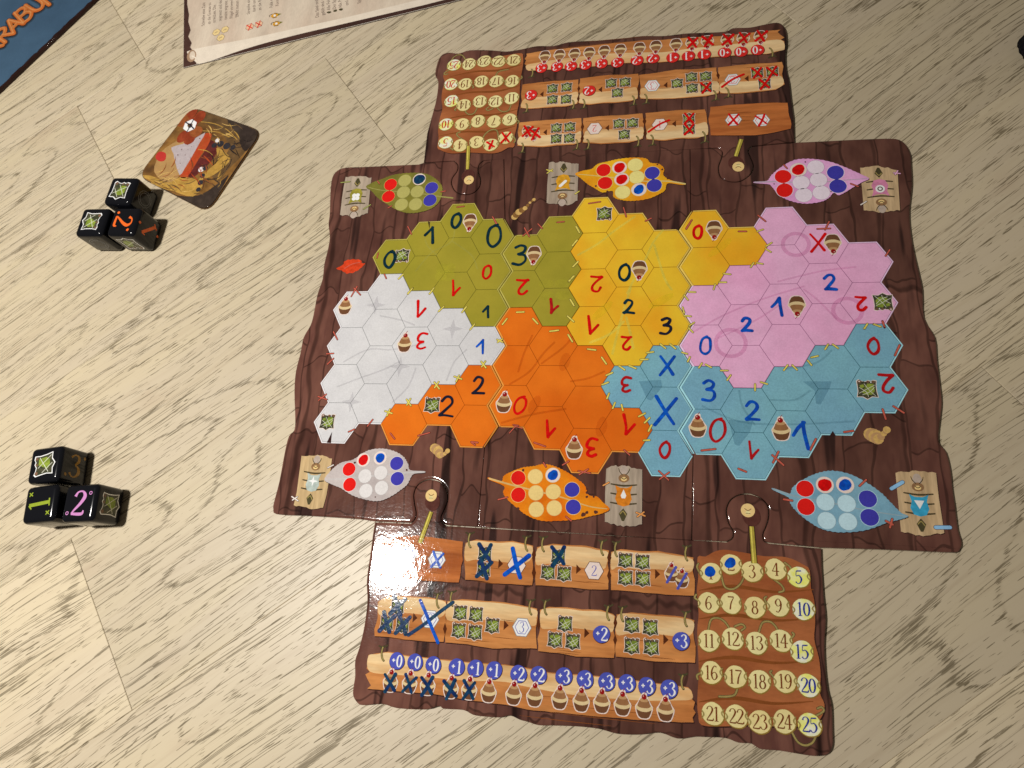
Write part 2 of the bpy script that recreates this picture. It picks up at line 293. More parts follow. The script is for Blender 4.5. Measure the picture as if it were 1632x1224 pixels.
HAND = {'0': [[(.06, .5), (-.16, .34), (-.25, .0), (-.18, -.34), (.02, -.5), (.2, -.3), (.25, .05), (.17, .38), (-.02, .47)]],
 '1': [[(-.32, .0), (-.1, .26), (.1, .5)], [(.1, .5), (.1, .1), (.14, -.5)]],
 '2': [[(-.26, .26), (-.08, .47), (.17, .42), (.22, .18), (.02, -.14), (-.26, -.44)], [(-.26, -.44), (-.02, -.42), (.36, -.46)]],
 '3': [[(-.24, .38), (.0, .5), (.2, .38), (.14, .16), (-.08, .06)], [(-.08, .06), (.22, -.02), (.26, -.28), (.06, -.48), (-.26, -.42)]],
 'X': [[(-.34, .5), (.0, .02), (.3, -.44)], [(.36, .46), (.02, -.04), (-.32, -.5)]], 'V': [[(-.2, .5), (.04, -.5)], [(.04, -.5), (.14, -.2), (.3, .16)]]}
def hand(mb, ch, c, h, z, mat, rot=0.0, w=1.15, seed=0, aspect=1.0, slant=0.0):
    rr = random.Random(seed); ca, sa = math.cos(rot), math.sin(rot)
    for k, st in enumerate(HAND[ch]):
        pts = []
        for (x, y) in st:
            x = (x + slant * y) * aspect + rr.uniform(-.025, .025); y = y + rr.uniform(-.02, .02)
            pts.append((c[0] + (x * ca - y * sa) * h, c[1] + (x * sa + y * ca) * h, w * rr.uniform(.82, 1.15)))
        mb.ribbon(pts, z + k * 0.02, mat, sub=6, dz=0.014)

# ------------------------------------------------------------------ table top of oak laminate planks
TH = R_(38); U = (math.cos(TH), math.sin(TH)); V = (-math.sin(TH), math.cos(TH))
table = bpy.data.objects.new('table_top', None); COL.objects.link(table); table['kind'] = 'structure'; table['label'] = 'pale oak laminate table top of long planks'
bounds = [-401, -304, -207, -110.5, -11.5, 88, 183, 279, 377.5, 476, 575, 672]
joints = [[40], [-120], [161], [84], [-258], [236], [11], [-149.4], [-91.5], [60], [-60]]
for i in range(len(bounds) - 1):
    v0, v1 = bounds[i], bounds[i + 1]; us = [-640] + joints[i] + [640]
    for j in range(len(us) - 1):
        u0, u1 = us[j], us[j + 1]; hl, hw = (u1 - u0) / 2 - 0.10, (v1 - v0) / 2 - 0.05; be = 0.22
        mb = MB(); ring = [[(sx * (hl - q), sy * (hw - q), zz) for sx, sy in ((-1, -1), (1, -1), (1, 1), (-1, 1))] for q, zz in ((be, 0), (0, -be), (0, -8))]
        mb.poly([(p[0], p[1]) for p in ring[0]], 0, OAK)
        for a, b in ((0, 1), (1, 2)):
            for k in range(4): mb.quad(ring[b][k], ring[b][(k + 1) % 4], ring[a][(k + 1) % 4], ring[a][k], OAK)
        uc, vc = (u0 + u1) / 2, (v0 + v1) / 2
        put('plank', mb, table, (uc * U[0] + vc * V[0], uc * U[1] + vc * V[1], 0), TH)

# ------------------------------------------------------------------ thick cardboard tiles
def inset(P, dd):
    n = len(P); out = []
    for i in range(n):
        d = dd[i] if isinstance(dd, list) else dd
        a, b, c = P[i - 1], P[i], P[(i + 1) % n]
        d1 = (b[0] - a[0], b[1] - a[1]); d2 = (c[0] - b[0], c[1] - b[1]); l1 = math.hypot(*d1) or 1; l2 = math.hypot(*d2) or 1
        n1 = (-d1[1] / l1, d1[0] / l1); n2 = (-d2[1] / l2, d2[0] / l2); k = max(0.35, 1 + n1[0] * n2[0] + n1[1] * n2[1])
        out.append((b[0] + (n1[0] + n2[0]) / k * d, b[1] + (n1[1] + n2[1]) / k * d))
    return out
def tile_body(segs, z0=0.15, z1=T, b=0.5, main='bark', gap=0.10, bw=1.4):
    """segs: [(x, y, tag)], tag is the ink on the rounded edge that starts at the point"""
    P = [(s[0], s[1]) for s in segs]; tg = [s[2] for s in segs]
    ar = sum(P[i - 1][0] * P[i][1] - P[i][0] * P[i - 1][1] for i in range(len(P)))
    if ar < 0: P = P[::-1]; tg = tg[::-1]; tg = tg[1:] + tg[:1]
    n_ = len(P); P = inset(P, [gap if tg[i] != 'bark' else gap * 2.2 for i in range(n_)]); rings = []; wd_ = [(bw if tg[i] == tg[i - 1] == main == 'bark' else (0.42 if 'seam' in (tg[i], tg[i - 1]) else (0.8 if main == 'bark' else b))) for i in range(n_)]
    for k in range(8):
        a = math.pi / 2 * k / 7; rings.append([(x, y, z1 - b * (1 - math.sin(a))) for x, y in inset(P, [w * (1 - math.cos(a)) for w in wd_])] if k else [(x, y, z1 - b) for x, y in P])
    mb = MB(); n = len(P)
    lowr = [(x, y, z0 + 0.25) for x, y in P]; bot = [(x, y, z0) for x, y in inset(P, 0.2)]
    allr = [bot, lowr] + rings
    for r in range(len(allr) - 1):
        for i in range(n):
            j = (i + 1) % n; mt = tg[i] if r >= 2 else main
            mb.quad(allr[r][i], allr[r][j], allr[r + 1][j], allr[r + 1][i], mt, r >= 2)
    mb.poly([(x, y) for x, y, _ in rings[-1]], z1, main)
    me = mb.mesh('tile_body'); bm = bmesh.new(); bm.from_mesh(me); bmesh.ops.remove_doubles(bm, verts=bm.verts, dist=1e-7); bm.to_mesh(me); bm.free()
    return me
def tagpts(pts, tag='bark'): return [(x, y, tag) for x, y in pts]

# hexagon lattice
S = 12.5; HH = math.sqrt(3) * S
def hc(c, r): return (1.5 * S * c, -HH * (r + (c % 2) / 2))
def hv(c, r, k): x, y = hc(c, r); return (x + S * math.cos(R_(60 * k)), y + S * math.sin(R_(60 * k)))   # 0 right, 1 upper right, 2 upper left, 3 left ...
HEX = {}
def region(col, spec):
    for c, rs in spec.items():
        for r in rs: HEX[(c, r)] = col
region('green', {-5: [-4], -4: [-4, -3], -3: [-5, -4, -3], -2: [-4, -3, -2], -1: [-4, -3], 0: [-4, -3, -2]})
region('white', {-6: [-2, -1, 0, 1], -5: [-3, -2, -1, 0], -4: [-2, -1, 0], -3: [-2, -1], -2: [-1]})
region('orange', {-4: [1], -3: [0], -2: [0, 1], -1: [-2, -1, 0], 0: [-1, 0, 1], 1: [-1, 0, 1], 2: [1]})
region('yellow', {1: [-5, -4, -3, -2], 2: [-4, -3, -2, -1], 3: [-4, -3, -2], 4: [-4, -3], 5: [-4]})
region('blue', {2: [0], 3: [-1, 0, 1], 4: [0, 1], 5: [0, 1], 6: [0, 1], 7: [-1, 0], 8: [-1, 0]})
region('pink', {4: [-2, -1], 5: [-3, -2, -1], 6: [-4, -3, -2, -1], 7: [-4, -3, -2], 8: [-3, -2]})
def panel_of(c): return 0 if c <= -2 else (1 if c <= 3 else 2)
def nb(c, r, k):   # neighbour across the edge whose normal points at 30+60k degrees
    e = c % 2 == 0
    return [(c + 1, r - 1 if e else r), (c, r - 1), (c - 1, r - 1 if e else r), (c - 1, r if e else r + 1), (c, r + 1), (c + 1, r if e else r + 1)][k]
def rim(c, r): return HEX[(c, r)] + 'R' if (c, r) in HEX else 'bark'
seamA_pts = []; seamA_L = []; seamA_M = []
for r in range(-4, 2):
    seamA_pts += [hv(-2, r, 1), hv(-2, r, 0)]; seamA_L += [rim(-2, r), rim(-2, r)]; seamA_M += [rim(-1, r - 1), rim(-1, r)]
seamA_pts.append(hv(-2, 1, 5))
seamB_pts = []; seamB_M = []; seamB_R = []
for r in range(-4, 2):
    seamB_pts += [hv(4, r, 2), hv(4, r, 3)]; seamB_R += [rim(4, r), rim(4, r)]; seamB_M += [rim(3, r - 1), rim(3, r)]
seamB_pts.append(hv(4, 1, 4))

# jigsaw lugs and the long seams
KT1 = crom(Z(*ZC, [(1140, 132), (1170, 165), (1165, 215), (1128, 268), (1120, 320), (1150, 378), (1210, 405), (1290, 395), (1345, 345), (1355, 280), (1335, 215), (1345, 160), (1380, 130)]), 4)
KT2 = crom(Z(*ZE, [(320, 20), (355, 42), (350, 85), (332, 140), (345, 200), (400, 228), (470, 225), (530, 182), (548, 130), (530, 78), (515, 38), (540, 10)]), 4)
KB1 = crom(Z(*ZI, [(1062, 652), (1090, 625), (1102, 580), (1090, 510), (1085, 440), (1110, 380), (1160, 345), (1220, 335), (1280, 358), (1320, 410), (1330, 480), (1308, 545), (1282, 605), (1290, 650), (1322, 668)]), 4)
KB2 = crom(Z(*ZK, [(265, 488), (298, 468), (302, 430), (278, 385), (265, 320), (285, 265), (330, 235), (390, 228), (450, 250), (488, 290), (495, 350), (480, 405), (464, 445), (470, 482), (500, 495)]), 4)
topL = W(674.5, 258.5); topA = W(803, 252.3); topB = W(1100, 237.2); topR = W(1267, 226)
botL = W(596.5, 831.5); botA = W(760.8, 840); botB = W(1102.5, 861.5); botR = W(1310, 873.5)

PB = 'jigsaw boards of the leaf map'
tb_edge = [(680, 212), (688, 183), (694.7, 157), (697.6, 130), (692.7, 118), (696.7, 98.4), (703.5, 86.7), (715, 82.7), (731, 84), (748.6, 78.8), (782, 78.8), (807, 80.8), (833, 76.9), (856.5, 72), (882, 72), (905.5, 66), (935, 64), (960, 63), (991, 60), (1024.7, 56), (1058, 56), (1093, 52), (1117, 51), (1156, 49), (1168, 43.5), (1195, 42.5), (1219, 37.6), (1238, 34.7), (1248, 38.6), (1254, 49.4), (1255, 69), (1253, 84.7), (1254, 108), (1259, 130), (1262, 157), (1266, 186.7)]
bb_edge = [(1310.9, 904), (1313.8, 948), (1317.6, 986.5), (1315.3, 1024.7), (1316.8, 1065.9), (1321, 1101), (1327, 1124.7), (1328.5, 1166), (1328.5, 1189), (1321, 1202.6), (1303.5, 1206.5), (1280, 1204), (1244.7, 1198), (1212.4, 1195), (1197.6, 1186.5), (1177, 1185), (1156.5, 1177.6), (1124, 1176), (1106, 1175.5), (1080, 1178.5), (1052, 1169), (1020, 1172), (985, 1171), (955, 1163), (920, 1159), (880, 1157.5), (858, 1157), (840, 1151.4), (828.4, 1148.4), (812.7, 1141.6), (797, 1144.5), (775.5, 1143.5), (754, 1140.6), (738, 1132.7), (706.9, 1130.8), (699, 1126.5), (677.5, 1131.8), (632.4, 1129.8), (608.8, 1123), (579.4, 1125), (569.6, 1122), (561.8, 1110), (561.8, 1096.5), (564.7, 1077), (564.7, 1053), (571.6, 1031.8), (579.4, 998.4), (584.3, 959), (583.3, 932), (585, 910.6), (590, 877.5), (593, 853)]
top_poly = [topL] + crom([W(*q) for q in tb_edge], 3) + [topR] + KT2[::-1] + KT1[::-1]
bot_poly = [botR] + crom([W(*q) for q in bb_edge], 3) + [botL] + KB1 + KB2
lp_edge = [(666.7, 261), (620, 263), (578, 265), (551, 266), (537, 271), (528.4, 283), (525.5, 308), (524.5, 340), (522.5, 357), (524.5, 377), (521.6, 396.7), (515.8, 420), (513, 444.5), (504.8, 469), (498.6, 501), (493.7, 518), (482.7, 537.6), (477.8, 562), (470.4, 591.6), (468, 623.4), (469.2, 665), (468, 684.7), (459.4, 694.5), (453, 718.7), (444, 767), (435.4, 800), (434.3, 811), (439.9, 820), (486, 822.4), (530, 825), (574, 828)]
rp_edge = [(1391.8, 875.9), (1462, 878.8), (1521, 881), (1531.5, 876), (1534.4, 864), (1528.5, 843.5), (1524, 808), (1519.7, 778.8), (1516.8, 749.4), (1509.4, 720), (1497.5, 703), (1500, 668), (1502.5, 640), (1499.5, 610), (1495, 572), (1491.5, 537), (1474, 506), (1471.8, 461.6), (1465.4, 430.8), (1457.6, 397), (1452.5, 364), (1451, 333), (1455, 294), (1453.8, 263.5), (1452.5, 245.5), (1446, 231), (1436, 222.5), (1420, 219.5), (1370, 221), (1310, 224)]
def seam(p): return [(p[0], p[1], 'seam')]
left_segs = seam(topA) + tagpts(KT1[::-1] + [topL] + crom([W(*q) for q in lp_edge], 3) + [botL] + KB1) + seam(KB1[-1])[:0] + seam(botA) + [(*p, t) for p, t in zip(seamA_pts[::-1], seamA_L[::-1] + ['seam'])]
mid_segs = [(*p, t) for p, t in zip(seamA_pts, seamA_M + ['seam'])] + seam(botA) + seam(botB) + [(*p, t) for p, t in zip(seamB_pts[::-1], seamB_M[::-1] + ['seam'])] + seam(topB) + seam(topA)
right_segs = seam(topB) + [(*p, t) for p, t in zip(seamB_pts, seamB_R + ['seam'])] + tagpts([botB] + KB2 + [botR] + crom([W(*q) for q in rp_edge], 3) + [topR] + KT2[::-1])

redb = thing('player_board', 'dark wood board with red number discs along the top of the map', 'game board', (-30, 170, 0), PB)
blub = thing('player_board', 'dark wood board with blue number discs along the bottom of the map', 'game board', (0, -130, 0), PB)
lefb = thing('leaf_board', 'map board with the white leaf area, left of the three middle boards', 'game board', (-90, 20, 0), PB)
midb = thing('leaf_board', 'map board with the large orange leaf area, centre of the three middle boards', 'game board', (20, 10, 0), PB)
rigb = thing('leaf_board', 'map board with the pink leaf area, right of the three middle boards', 'game board', (130, 10, 0), PB)
put('cardboard', tile_body(tagpts(top_poly)), redb); put('cardboard', tile_body(tagpts(bot_poly)), blub)
put('cardboard', tile_body(left_segs), lefb); put('cardboard', tile_body(mid_segs), midb); put('cardboard', tile_body(right_segs), rigb)
PAN = [lefb, midb, rigb]

# ------------------------------------------------------------------ hexagon spaces
def hexpoly(c, r, ins):
    x, y = hc(c, r); out = []
    for k in range(6):      # vertex between edges k-1 and k
        d1, d2 = HH / 2 - ins[k - 1], HH / 2 - ins[k]; a1, a2 = R_(30 + 60 * (k - 1)), R_(30 + 60 * k)
        det = math.cos(a1) * math.sin(a2) - math.sin(a1) * math.cos(a2)
        out.append((x + (d1 * math.sin(a2) - d2 * math.sin(a1)) / det, y + (d2 * math.cos(a1) - d1 * math.cos(a2)) / det))
    return out
for (c, r), colr in HEX.items():
    i1, i0, ir = [], [], []
    for k in range(6):
        q = nb(c, r, k); seam = panel_of(q[0]) != panel_of(c) and not (c == 3 and r == 1 and k == 5)
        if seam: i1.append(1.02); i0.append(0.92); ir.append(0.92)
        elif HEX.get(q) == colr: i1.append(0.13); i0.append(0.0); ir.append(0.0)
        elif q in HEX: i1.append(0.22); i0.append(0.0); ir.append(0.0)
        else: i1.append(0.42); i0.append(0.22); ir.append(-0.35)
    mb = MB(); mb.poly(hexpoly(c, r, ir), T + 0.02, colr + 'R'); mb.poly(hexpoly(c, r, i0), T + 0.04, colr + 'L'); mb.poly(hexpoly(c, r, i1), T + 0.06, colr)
    put('hex_space', mb, PAN[panel_of(c)])
# leaf veins and pale stamps printed across the spaces
def strokes(name, parent, z, mat, w, lst, **kw):
    for pts in lst:
        mb = MB(); mb.ribbon(pts, z, mat, w=w, **kw); put(name, mb, parent)
VZ = T + 0.075
strokes('leaf_vein', lefb, VZ, 'veinline_white', 0.9, [Z(*ZF, p) for p in ([(480, 640), (640, 560), (800, 560), (1000, 520)], [(440, 800), (600, 740), (740, 690), (840, 640)], [(800, 900), (900, 800), (950, 680)], [(1150, 760), (1200, 640), (1280, 560)], [(720, 340), (860, 370), (940, 400)])])
strokes('leaf_vein', lefb, VZ, 'veinline_green', 0.9, [Z(*ZC, p) for p in ([(830, 1030), (960, 880), (1120, 790), (1150, 640)], [(1130, 790), (1280, 900), (1330, 1010)], [(1000, 900), (930, 830), (900, 760)])])
strokes('leaf_vein', midb, VZ, 'veinline_orange', 1.1, [Z(*ZG, p) for p in ([(240, 780), (380, 690), (480, 560), (560, 480)], [(300, 690), (340, 560), (400, 430)], [(470, 630), (620, 520), (690, 440)], [(680, 760), (800, 740), (920, 690)], [(180, 1060), (400, 1000), (640, 960)])])
strokes('leaf_vein', midb, VZ, 'veinline_yellow', 1.3, [Z(*ZG, p) for p in ([(980, 560), (1040, 320), (1110, 90)], [(1080, 300), (1110, 420), (1130, 520)], [(1060, 330), (960, 420), (820, 480)])])
strokes('leaf_vein', midb, VZ, 'veinline_yellow', 1.2, [Z(*ZD, p) for p in ([(720, 900), (880, 810), (1020, 700), (1180, 590)], [(1250, 980), (1330, 800), (1410, 700)], [(1120, 1210), (1180, 1090), (1240, 1000)], [(1340, 820), (1420, 1080), (1480, 1180)])])
strokes('leaf_vein', rigb, VZ, 'veinline_pink', 0.9, [Z(*ZE, p) for p in ([(180, 1160), (360, 1060), (600, 960), (860, 880)], [(330, 1200), (560, 1090), (700, 1000)], [(700, 850), (860, 810), (1000, 780), (1180, 760)], [(860, 900), (940, 960), (1060, 1080)])])
strokes('leaf_vein', rigb, VZ, 'veinline_blue', 0.9, [Z(*ZH, p) for p in ([(160, 600), (400, 700), (700, 720), (1150, 700)], [(400, 500), (420, 600), (500, 720)], [(600, 560), (760, 560), (860, 500)], [(1000, 240), (900, 320), (700, 360)])])
def star4(c, r, k=0.3): return [(c[0] + (r if i % 2 == 0 else r * k) * math.sin(R_(45 * i)), c[1] + (r if i % 2 == 0 else r * k) * math.cos(R_(45 * i))) for i in range(8)]
def stamp(parent, fn):
    mb = MB(); fn(mb); put('pale_stamp', mb, parent)
for p in ((690, 270), (1190, 425), (845, 670), (530, 900)): stamp(lefb, lambda mb: mb.poly(star4(Z(*ZF, [p])[0], 6.0), VZ + .01, 'mark_white'))
for p in ((1070, 1040),): 
    c0 = Z(*ZC, [p])[0]; stamp(lefb, lambda mb: [mb.disc((c0[0] + 3.2 * math.cos(R_(a)), c0[1] + 3.2 * math.sin(R_(a))), 3.4, VZ + .01 + a * 2e-5, 'mark_green', n=14) for a in (45, 135, 225, 315)])
for p in ((560, 55), (560, 140)): c0 = Z(*ZG, [p])[0]; stamp(midb, lambda mb: [mb.disc((c0[0] + dx, c0[1]), 4.2, VZ + .01 + .004 * (dx > 0), 'mark_green', ry=2.6, n=16) for dx in (-4.4, 4.4)])
for p, a in (((635, 620), 80), ((415, 930), 70), ((900, 1090), 75)): stamp(midb, lambda mb: mb.disc(Z(*ZG, [p])[0], 5.2, VZ + .01, 'mark_orange', ry=2.6, rot=R_(a), n=16, wob=.05))
for p, a in (((905, 250), 45), ((1330, 180), 30)): stamp(midb, lambda mb: mb.disc(Z(*ZG, [p])[0], 7.2, VZ + .01, 'mark_yellow', ry=2.2, rot=R_(a), n=16, wob=.03))
stamp(rigb, lambda mb: mb.disc(Z(*ZE, [(340, 640)])[0], 7.5, VZ + .01, 'mark_yellow', ry=2.2, rot=R_(42), n=16, wob=.03))
for z_, p, r in ((ZE, (810, 620), 6.2), (ZH, (345, 190), 7.0), (ZE, (1130, 1030), 6.4)):
    c0 = Z(*z_, [p])[0]; stamp(rigb, lambda mb: mb.ribbon([(c0[0] + r * math.cos(R_(a)), c0[1] + r * math.sin(R_(a)), 1.9) for a in range(0, 361, 30)], VZ + .01, 'mark_pink', sub=2, caps=False))
for z_, l, pa in ((ZH, [(815, 440), (1000, 440), (990, 480), (930, 590), (900, 585), (890, 500)], rigb), (ZH, [(330, 690), (490, 700), (470, 770), (400, 860), (370, 850)], rigb), (ZG, [(1170, 760), (1330, 750), (1340, 800), (1260, 900), (1230, 890)], midb)):
    stamp(pa, lambda mb: mb.poly(Z(*z_, l), VZ + .01, 'mark_blue'))

# ------------------------------------------------------------------ printed icons, one mesh each, copied to where they stand
def m_cupcake():
    mb = MB(); s_ = [(-4.0, .3), (-3.5, -2.0), (-2.6, -4.0), (-1.2, -4.7), (1.2, -4.7), (2.6, -4.0), (3.5, -2.0), (4.0, .3), (3.3, 1.5), (2.6, 2.6), (1.9, 4.0), (1.35, 4.9), (1.2, 6.0), (0, 6.4), (-1.1, 5.8), (-1.4, 4.8), (-1.9, 4.0), (-2.6, 2.6), (-3.3, 1.5)]
    mb.poly(crom(s_, 2, True), 0, 'print_pale')
    mb.poly([(-3.5, -.3), (-3.1, -2.0), (-2.3, -3.7), (-1.1, -4.35), (1.1, -4.35), (2.3, -3.7), (3.1, -2.0), (3.5, -.3), (0, -.9)], .012, 'cake_dark')
    mb.poly(crom([(-3.65, .35), (-3.3, -.7), (-1.6, -1.5), (0, -1.7), (1.6, -1.5), (3.3, -.7), (3.65, .35), (2.4, 1.1), (-2.4, 1.1)], 2, True), .024, 'cream_band')
    mb.poly(crom([(-3.0, .95), (-2.5, .3), (-1.2, -.1), (1.2, -.1), (2.5, .3), (3.0, .95), (2.4, 2.2), (1.8, 3.2), (-1.8, 3.2), (-2.4, 2.2)], 2, True), .036, 'cake')
    mb.poly(crom([(-1.9, 3.1), (-1.0, 2.4), (1.0, 2.4), (1.9, 3.1), (1.1, 4.0), (-1.1, 4.0)], 2, True), .048, 'cake_top')
    mb.disc((0, 4.5), 1.15, .06, 'cherry', n=12); mb.disc((-.35, 4.85), .22, .072, 'print_pale', n=8)
    mb.ribbon([(.1, 5.4, .24), (.3, 6.2, .22), (1.0, 7.0, .18)], .066, 'cherry', sub=3, caps=False)
    return mb.mesh('cupcake')
def m_web():
    mb = MB()
    o = [(-3.7, 3.2), (-2.9, 3.9), (-1.8, 3.3), (-.6, 3.0), (.6, 3.6), (1.4, 3.2), (2.4, 3.7), (3.6, 3.4), (3.3, 1.4), (3.4, -1.2), (3.8, -3.4), (1.6, -3.2), (-.2, -4.3), (-1.8, -3.3), (-3.9, -3.3), (-3.4, -1.0), (-3.5, 1.2)]
    mb.poly(o, 0, 'print_pale'); mb.poly([(x * .93, y * .93) for x, y in o], .012, 'web_dark')
    mb.poly([(-1.2, -.2), (.2, 2.2), (2.4, 2.0), (2.6, -.8), (1.5, -2.3), (-.6, -2.4), (-1.9, -1.4)], .024, 'web_green')
    mb.poly([(-2.6, 1.4), (-1.2, 1.9), (-.8, .8), (-2.2, .2)], .026, 'web_green')
    for i, (a, b, c) in enumerate((((-3.0, -1.8), (0, 0), (2.8, 1.6)), ((-1.0, 2.2), (.6, -.4), (2.8, -2.8)), ((-2.8, .6), (-.4, -1.2), (.2, -3.2)), ((-1.9, -2.4), (.8, -1.2), (2.6, .8)))):
        mb.ribbon([(*a, .18), (*b, .2), (*c, .18)], .038 + i * .006, 'web_line', sub=2, caps=False)
    for i, (x, y, r) in enumerate(((-2.6, 2.9, .75), (-1.2, 2.6, .5), (.4, 2.8, .55), (1.5, 2.6, .45), (2.5, 2.8, .6))): mb.disc((x, y), r, .068 + i * .004, 'nut' if i % 2 == 0 else 'web_dark', n=9, wob=.06, seed=i)
    mb.disc((-2.6, 3.0), .3, .09, 'print_pale', n=7); mb.disc((1.5, 2.7), .25, .09, 'print_white', n=7)
    return mb.mesh('web_icon')
CUP = m_cupcake(); WEB = m_web()
IZ = T + 0.10
def icon(me, name, parent, p, rot=0.0, sc=1.0, z=IZ): return put(name, me, parent, (p[0], p[1], z), rot, sc)
PI = math.pi
for x, y, pa, ro in ((749, 353, 0, PI), (851, 405, 1, PI), (1019, 429, 1, PI), (1138, 365, 2, PI), (1327, 387, 2, PI), (1270, 486, 2, PI), (550, 489, 0, 0), (645, 548, 0, 0), (803, 643, 1, 0), (915, 716, 1, 0), (1112, 681, 2, 0), (1245, 686, 2, 0)):
    icon(CUP, 'cupcake', PAN[pa], W(x, y), ro + random.uniform(-.05, .05), 1.06)
for x, y, pa, ro in ((641, 408, 0, PI), (963, 341, 1, PI), (1407, 482, 2, PI), (522, 672, 0, 0), (689, 645, 0, 0), (1382, 620, 2, 0)):
    icon(WEB, 'web_icon', PAN[pa], W(x, y), ro, 1.2 if x > 1300 else 1.15)

# ------------------------------------------------------------------ handwritten marker numbers on the spaces
MZ = T + 0.22
NUM = [('0', 727, 352, 24, 0, 'ink_dark', 0, 4.4), ('1', 686.5, 375, 25, 0, 'ink_dark', 0, 4.2), ('0', 787.5, 376, 36, 0, 'ink_dark', 0, 4.4), ('0', 621.5, 413.5, 27, 0, 'ink_dark', 0, 4.4), ('0', 776, 433.5, 22, 0, 'ink_red', 0, 3.6), ('1', 725, 459, 24, 180, 'ink_red', 0, 3.4), ('1', 775.5, 497, 18, 0, 'ink_dark', 0, 3.6),
 ('1', 669, 492.5, 26, 180, 'ink_red', 0, 4), ('3', 672.5, 543.5, 26, 180, 'ink_red', 0, 3.6), ('1', 767, 552.5, 22, 0, 'ink_blue', 0, 3.6), ('2', 762, 614.5, 28, 0, 'ink_black', 0, 4.0), ('2', 712, 648, 33, 0, 'ink_black', 0, 4.2),
 ('3', 829, 407, 34, 0, 'ink_dark', 1, 4.2), ('2', 833, 457.5, 26, 180, 'ink_red', 1, 4), ('1', 881, 488, 23, 180, 'ink_maroon', 1, 4), ('2', 951, 452.5, 26, 180, 'ink_red', 1, 3.8), ('0', 995, 434, 27, 0, 'ink_dark', 1, 4.6), ('2', 1001.5, 489, 23, 0, 'ink_dark', 1, 4.2), ('1', 943, 518, 29, 180, 'ink_red', 1, 4.4), ('2', 998.5, 547, 23, 180, 'ink_red', 1, 4), ('3', 1061, 520, 27, 0, 'ink_black', 1, 4.6),
 ('3', 998, 613, 24, 180, 'ink_maroon', 1, 4.2), ('X', 1062.5, 583, 32, 0, 'ink_blue', 1, 5), ('X', 1060, 655, 46, 0, 'ink_blue', 1, 5.4), ('0', 1059.5, 717, 27, 0, 'ink_maroon', 1, 4.4), ('0', 829, 646, 29, -14, 'ink_red', 1, 3.6), ('1', 876, 683, 27, 180, 'ink_red', 1, 4.4), ('3', 943, 713, 30, 180, 'ink_red', 1, 4.6), ('1', 1000, 677, 32, 180, 'ink_red', 1, 4.6),
 ('0', 1112, 370, 22, 0, 'ink_red', 2, 4.6), ('X', 1303, 387, 31, 0, 'ink_red', 2, 4.0), ('2', 1322, 450, 27, 0, 'ink_blue', 2, 5.2), ('1', 1240.5, 489, 29, 0, 'ink_blue', 2, 4.6), ('2', 1189, 517.5, 23, 0, 'ink_blue', 2, 4.8), ('0', 1124, 550.5, 29, 0, 'ink_blue', 2, 4.2), ('2', 1373, 484, 24, 180, 'ink_red', 2, 4.6), ('0', 1391.5, 552, 27, 0, 'ink_maroon', 2, 4.6), ('2', 1414, 611, 32, 180, 'ink_maroon', 2, 4.8),
 ('3', 1129.5, 623, 34, 0, 'ink_blue', 2, 5), ('2', 1198.5, 655, 32, 0, 'ink_blue', 2, 5.2), ('0', 1144, 685.5, 39, -8, 'ink_maroon', 2, 4.2), ('1', 1199, 717, 28, 180, 'ink_maroon', 2, 4.2), ('1', 1278.5, 693.5, 44, 0, 'ink_blue', 2, 5.6)]
for i, (ch, x, y, h, ro, mat, pa, wpx) in enumerate(NUM):
    k = sc_at(x, y); mb = MB(); hand(mb, ch, W(x, y), h * k, MZ, mat, R_(ro), wpx * k * 1.0, seed=i, aspect=1.1 if ch in '0' else 1.0, slant=-0.06 if ch == '1' else 0.04)
    put('marker_number', mb, PAN[pa])

# ------------------------------------------------------------------ leaves with scoring dots
def ragged(P, a=0.16, sub=7, seed=0):
    rr = random.Random(seed); Q = crom(P, sub, True)
    c = (sum(p[0] for p in Q) / len(Q), sum(p[1] for p in Q) / len(Q)); out = []
    for i, p in enumerate(Q):
        d = a * (1 if i % 2 else -1) * rr.uniform(.3, 1.3); l = math.dist(p, c) or 1; out.append((p[0] + (p[0] - c[0]) / l * d, p[1] + (p[1] - c[1]) / l * d))
    return out
def leaf(parent, key, zz, outline, midrib, dots, r, label):
    P = Z(*zz, outline); mb = MB()
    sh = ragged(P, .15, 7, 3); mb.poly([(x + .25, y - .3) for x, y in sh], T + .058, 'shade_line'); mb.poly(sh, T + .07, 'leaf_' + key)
    lf = put('leaf', mb, parent); lf['label'] = label
    mm = Z(*zz, midrib); mb = MB(); mb.ribbon([(p[0], p[1], .9 - .6 * i / len(mm)) for i, p in enumerate(mm)], T + .082, 'vein_' + key, sub=5)
    put('midrib', mb, lf)
    k = sc_at(*[zz[i] + dots[0][1 + i] / zz[2] for i in (0, 1)])
    for i, (kind, x, y) in enumerate(dots):
        c = Z(*zz, [(x, y)])[0]; rr = r / zz[2] * k; mb = MB(); z = T + .098
        if kind in 'rb':
            mb.disc(c, rr * 1.06, z, 'empty_' + key, n=24); mb.disc(c, rr, z + .015, 'dot_red' if kind == 'r' else 'dot_blue', n=24, wob=.012)
        else:
            mb.disc(c, rr * 1.05, z, 'vein_' + key, n=24); mb.disc(c, rr, z + .012, 'empty_' + key if kind == 'e' else 'print_pale', n=24)
            if kind == 'R': mb.disc(c, rr * .8, z + .03, 'ink_red', n=20, wob=.05, ry=rr * .74, rot=1)
            if kind == 'B': mb.disc(c, rr * .76, z + .03, 'ink_blue', n=20, wob=.05, ry=rr * .66, rot=1)
            if kind == 'D': mb.disc(c, rr * .86, z + .03, 'ink_navy', n=20, wob=.05)
        put('scoring_dot', mb, lf)
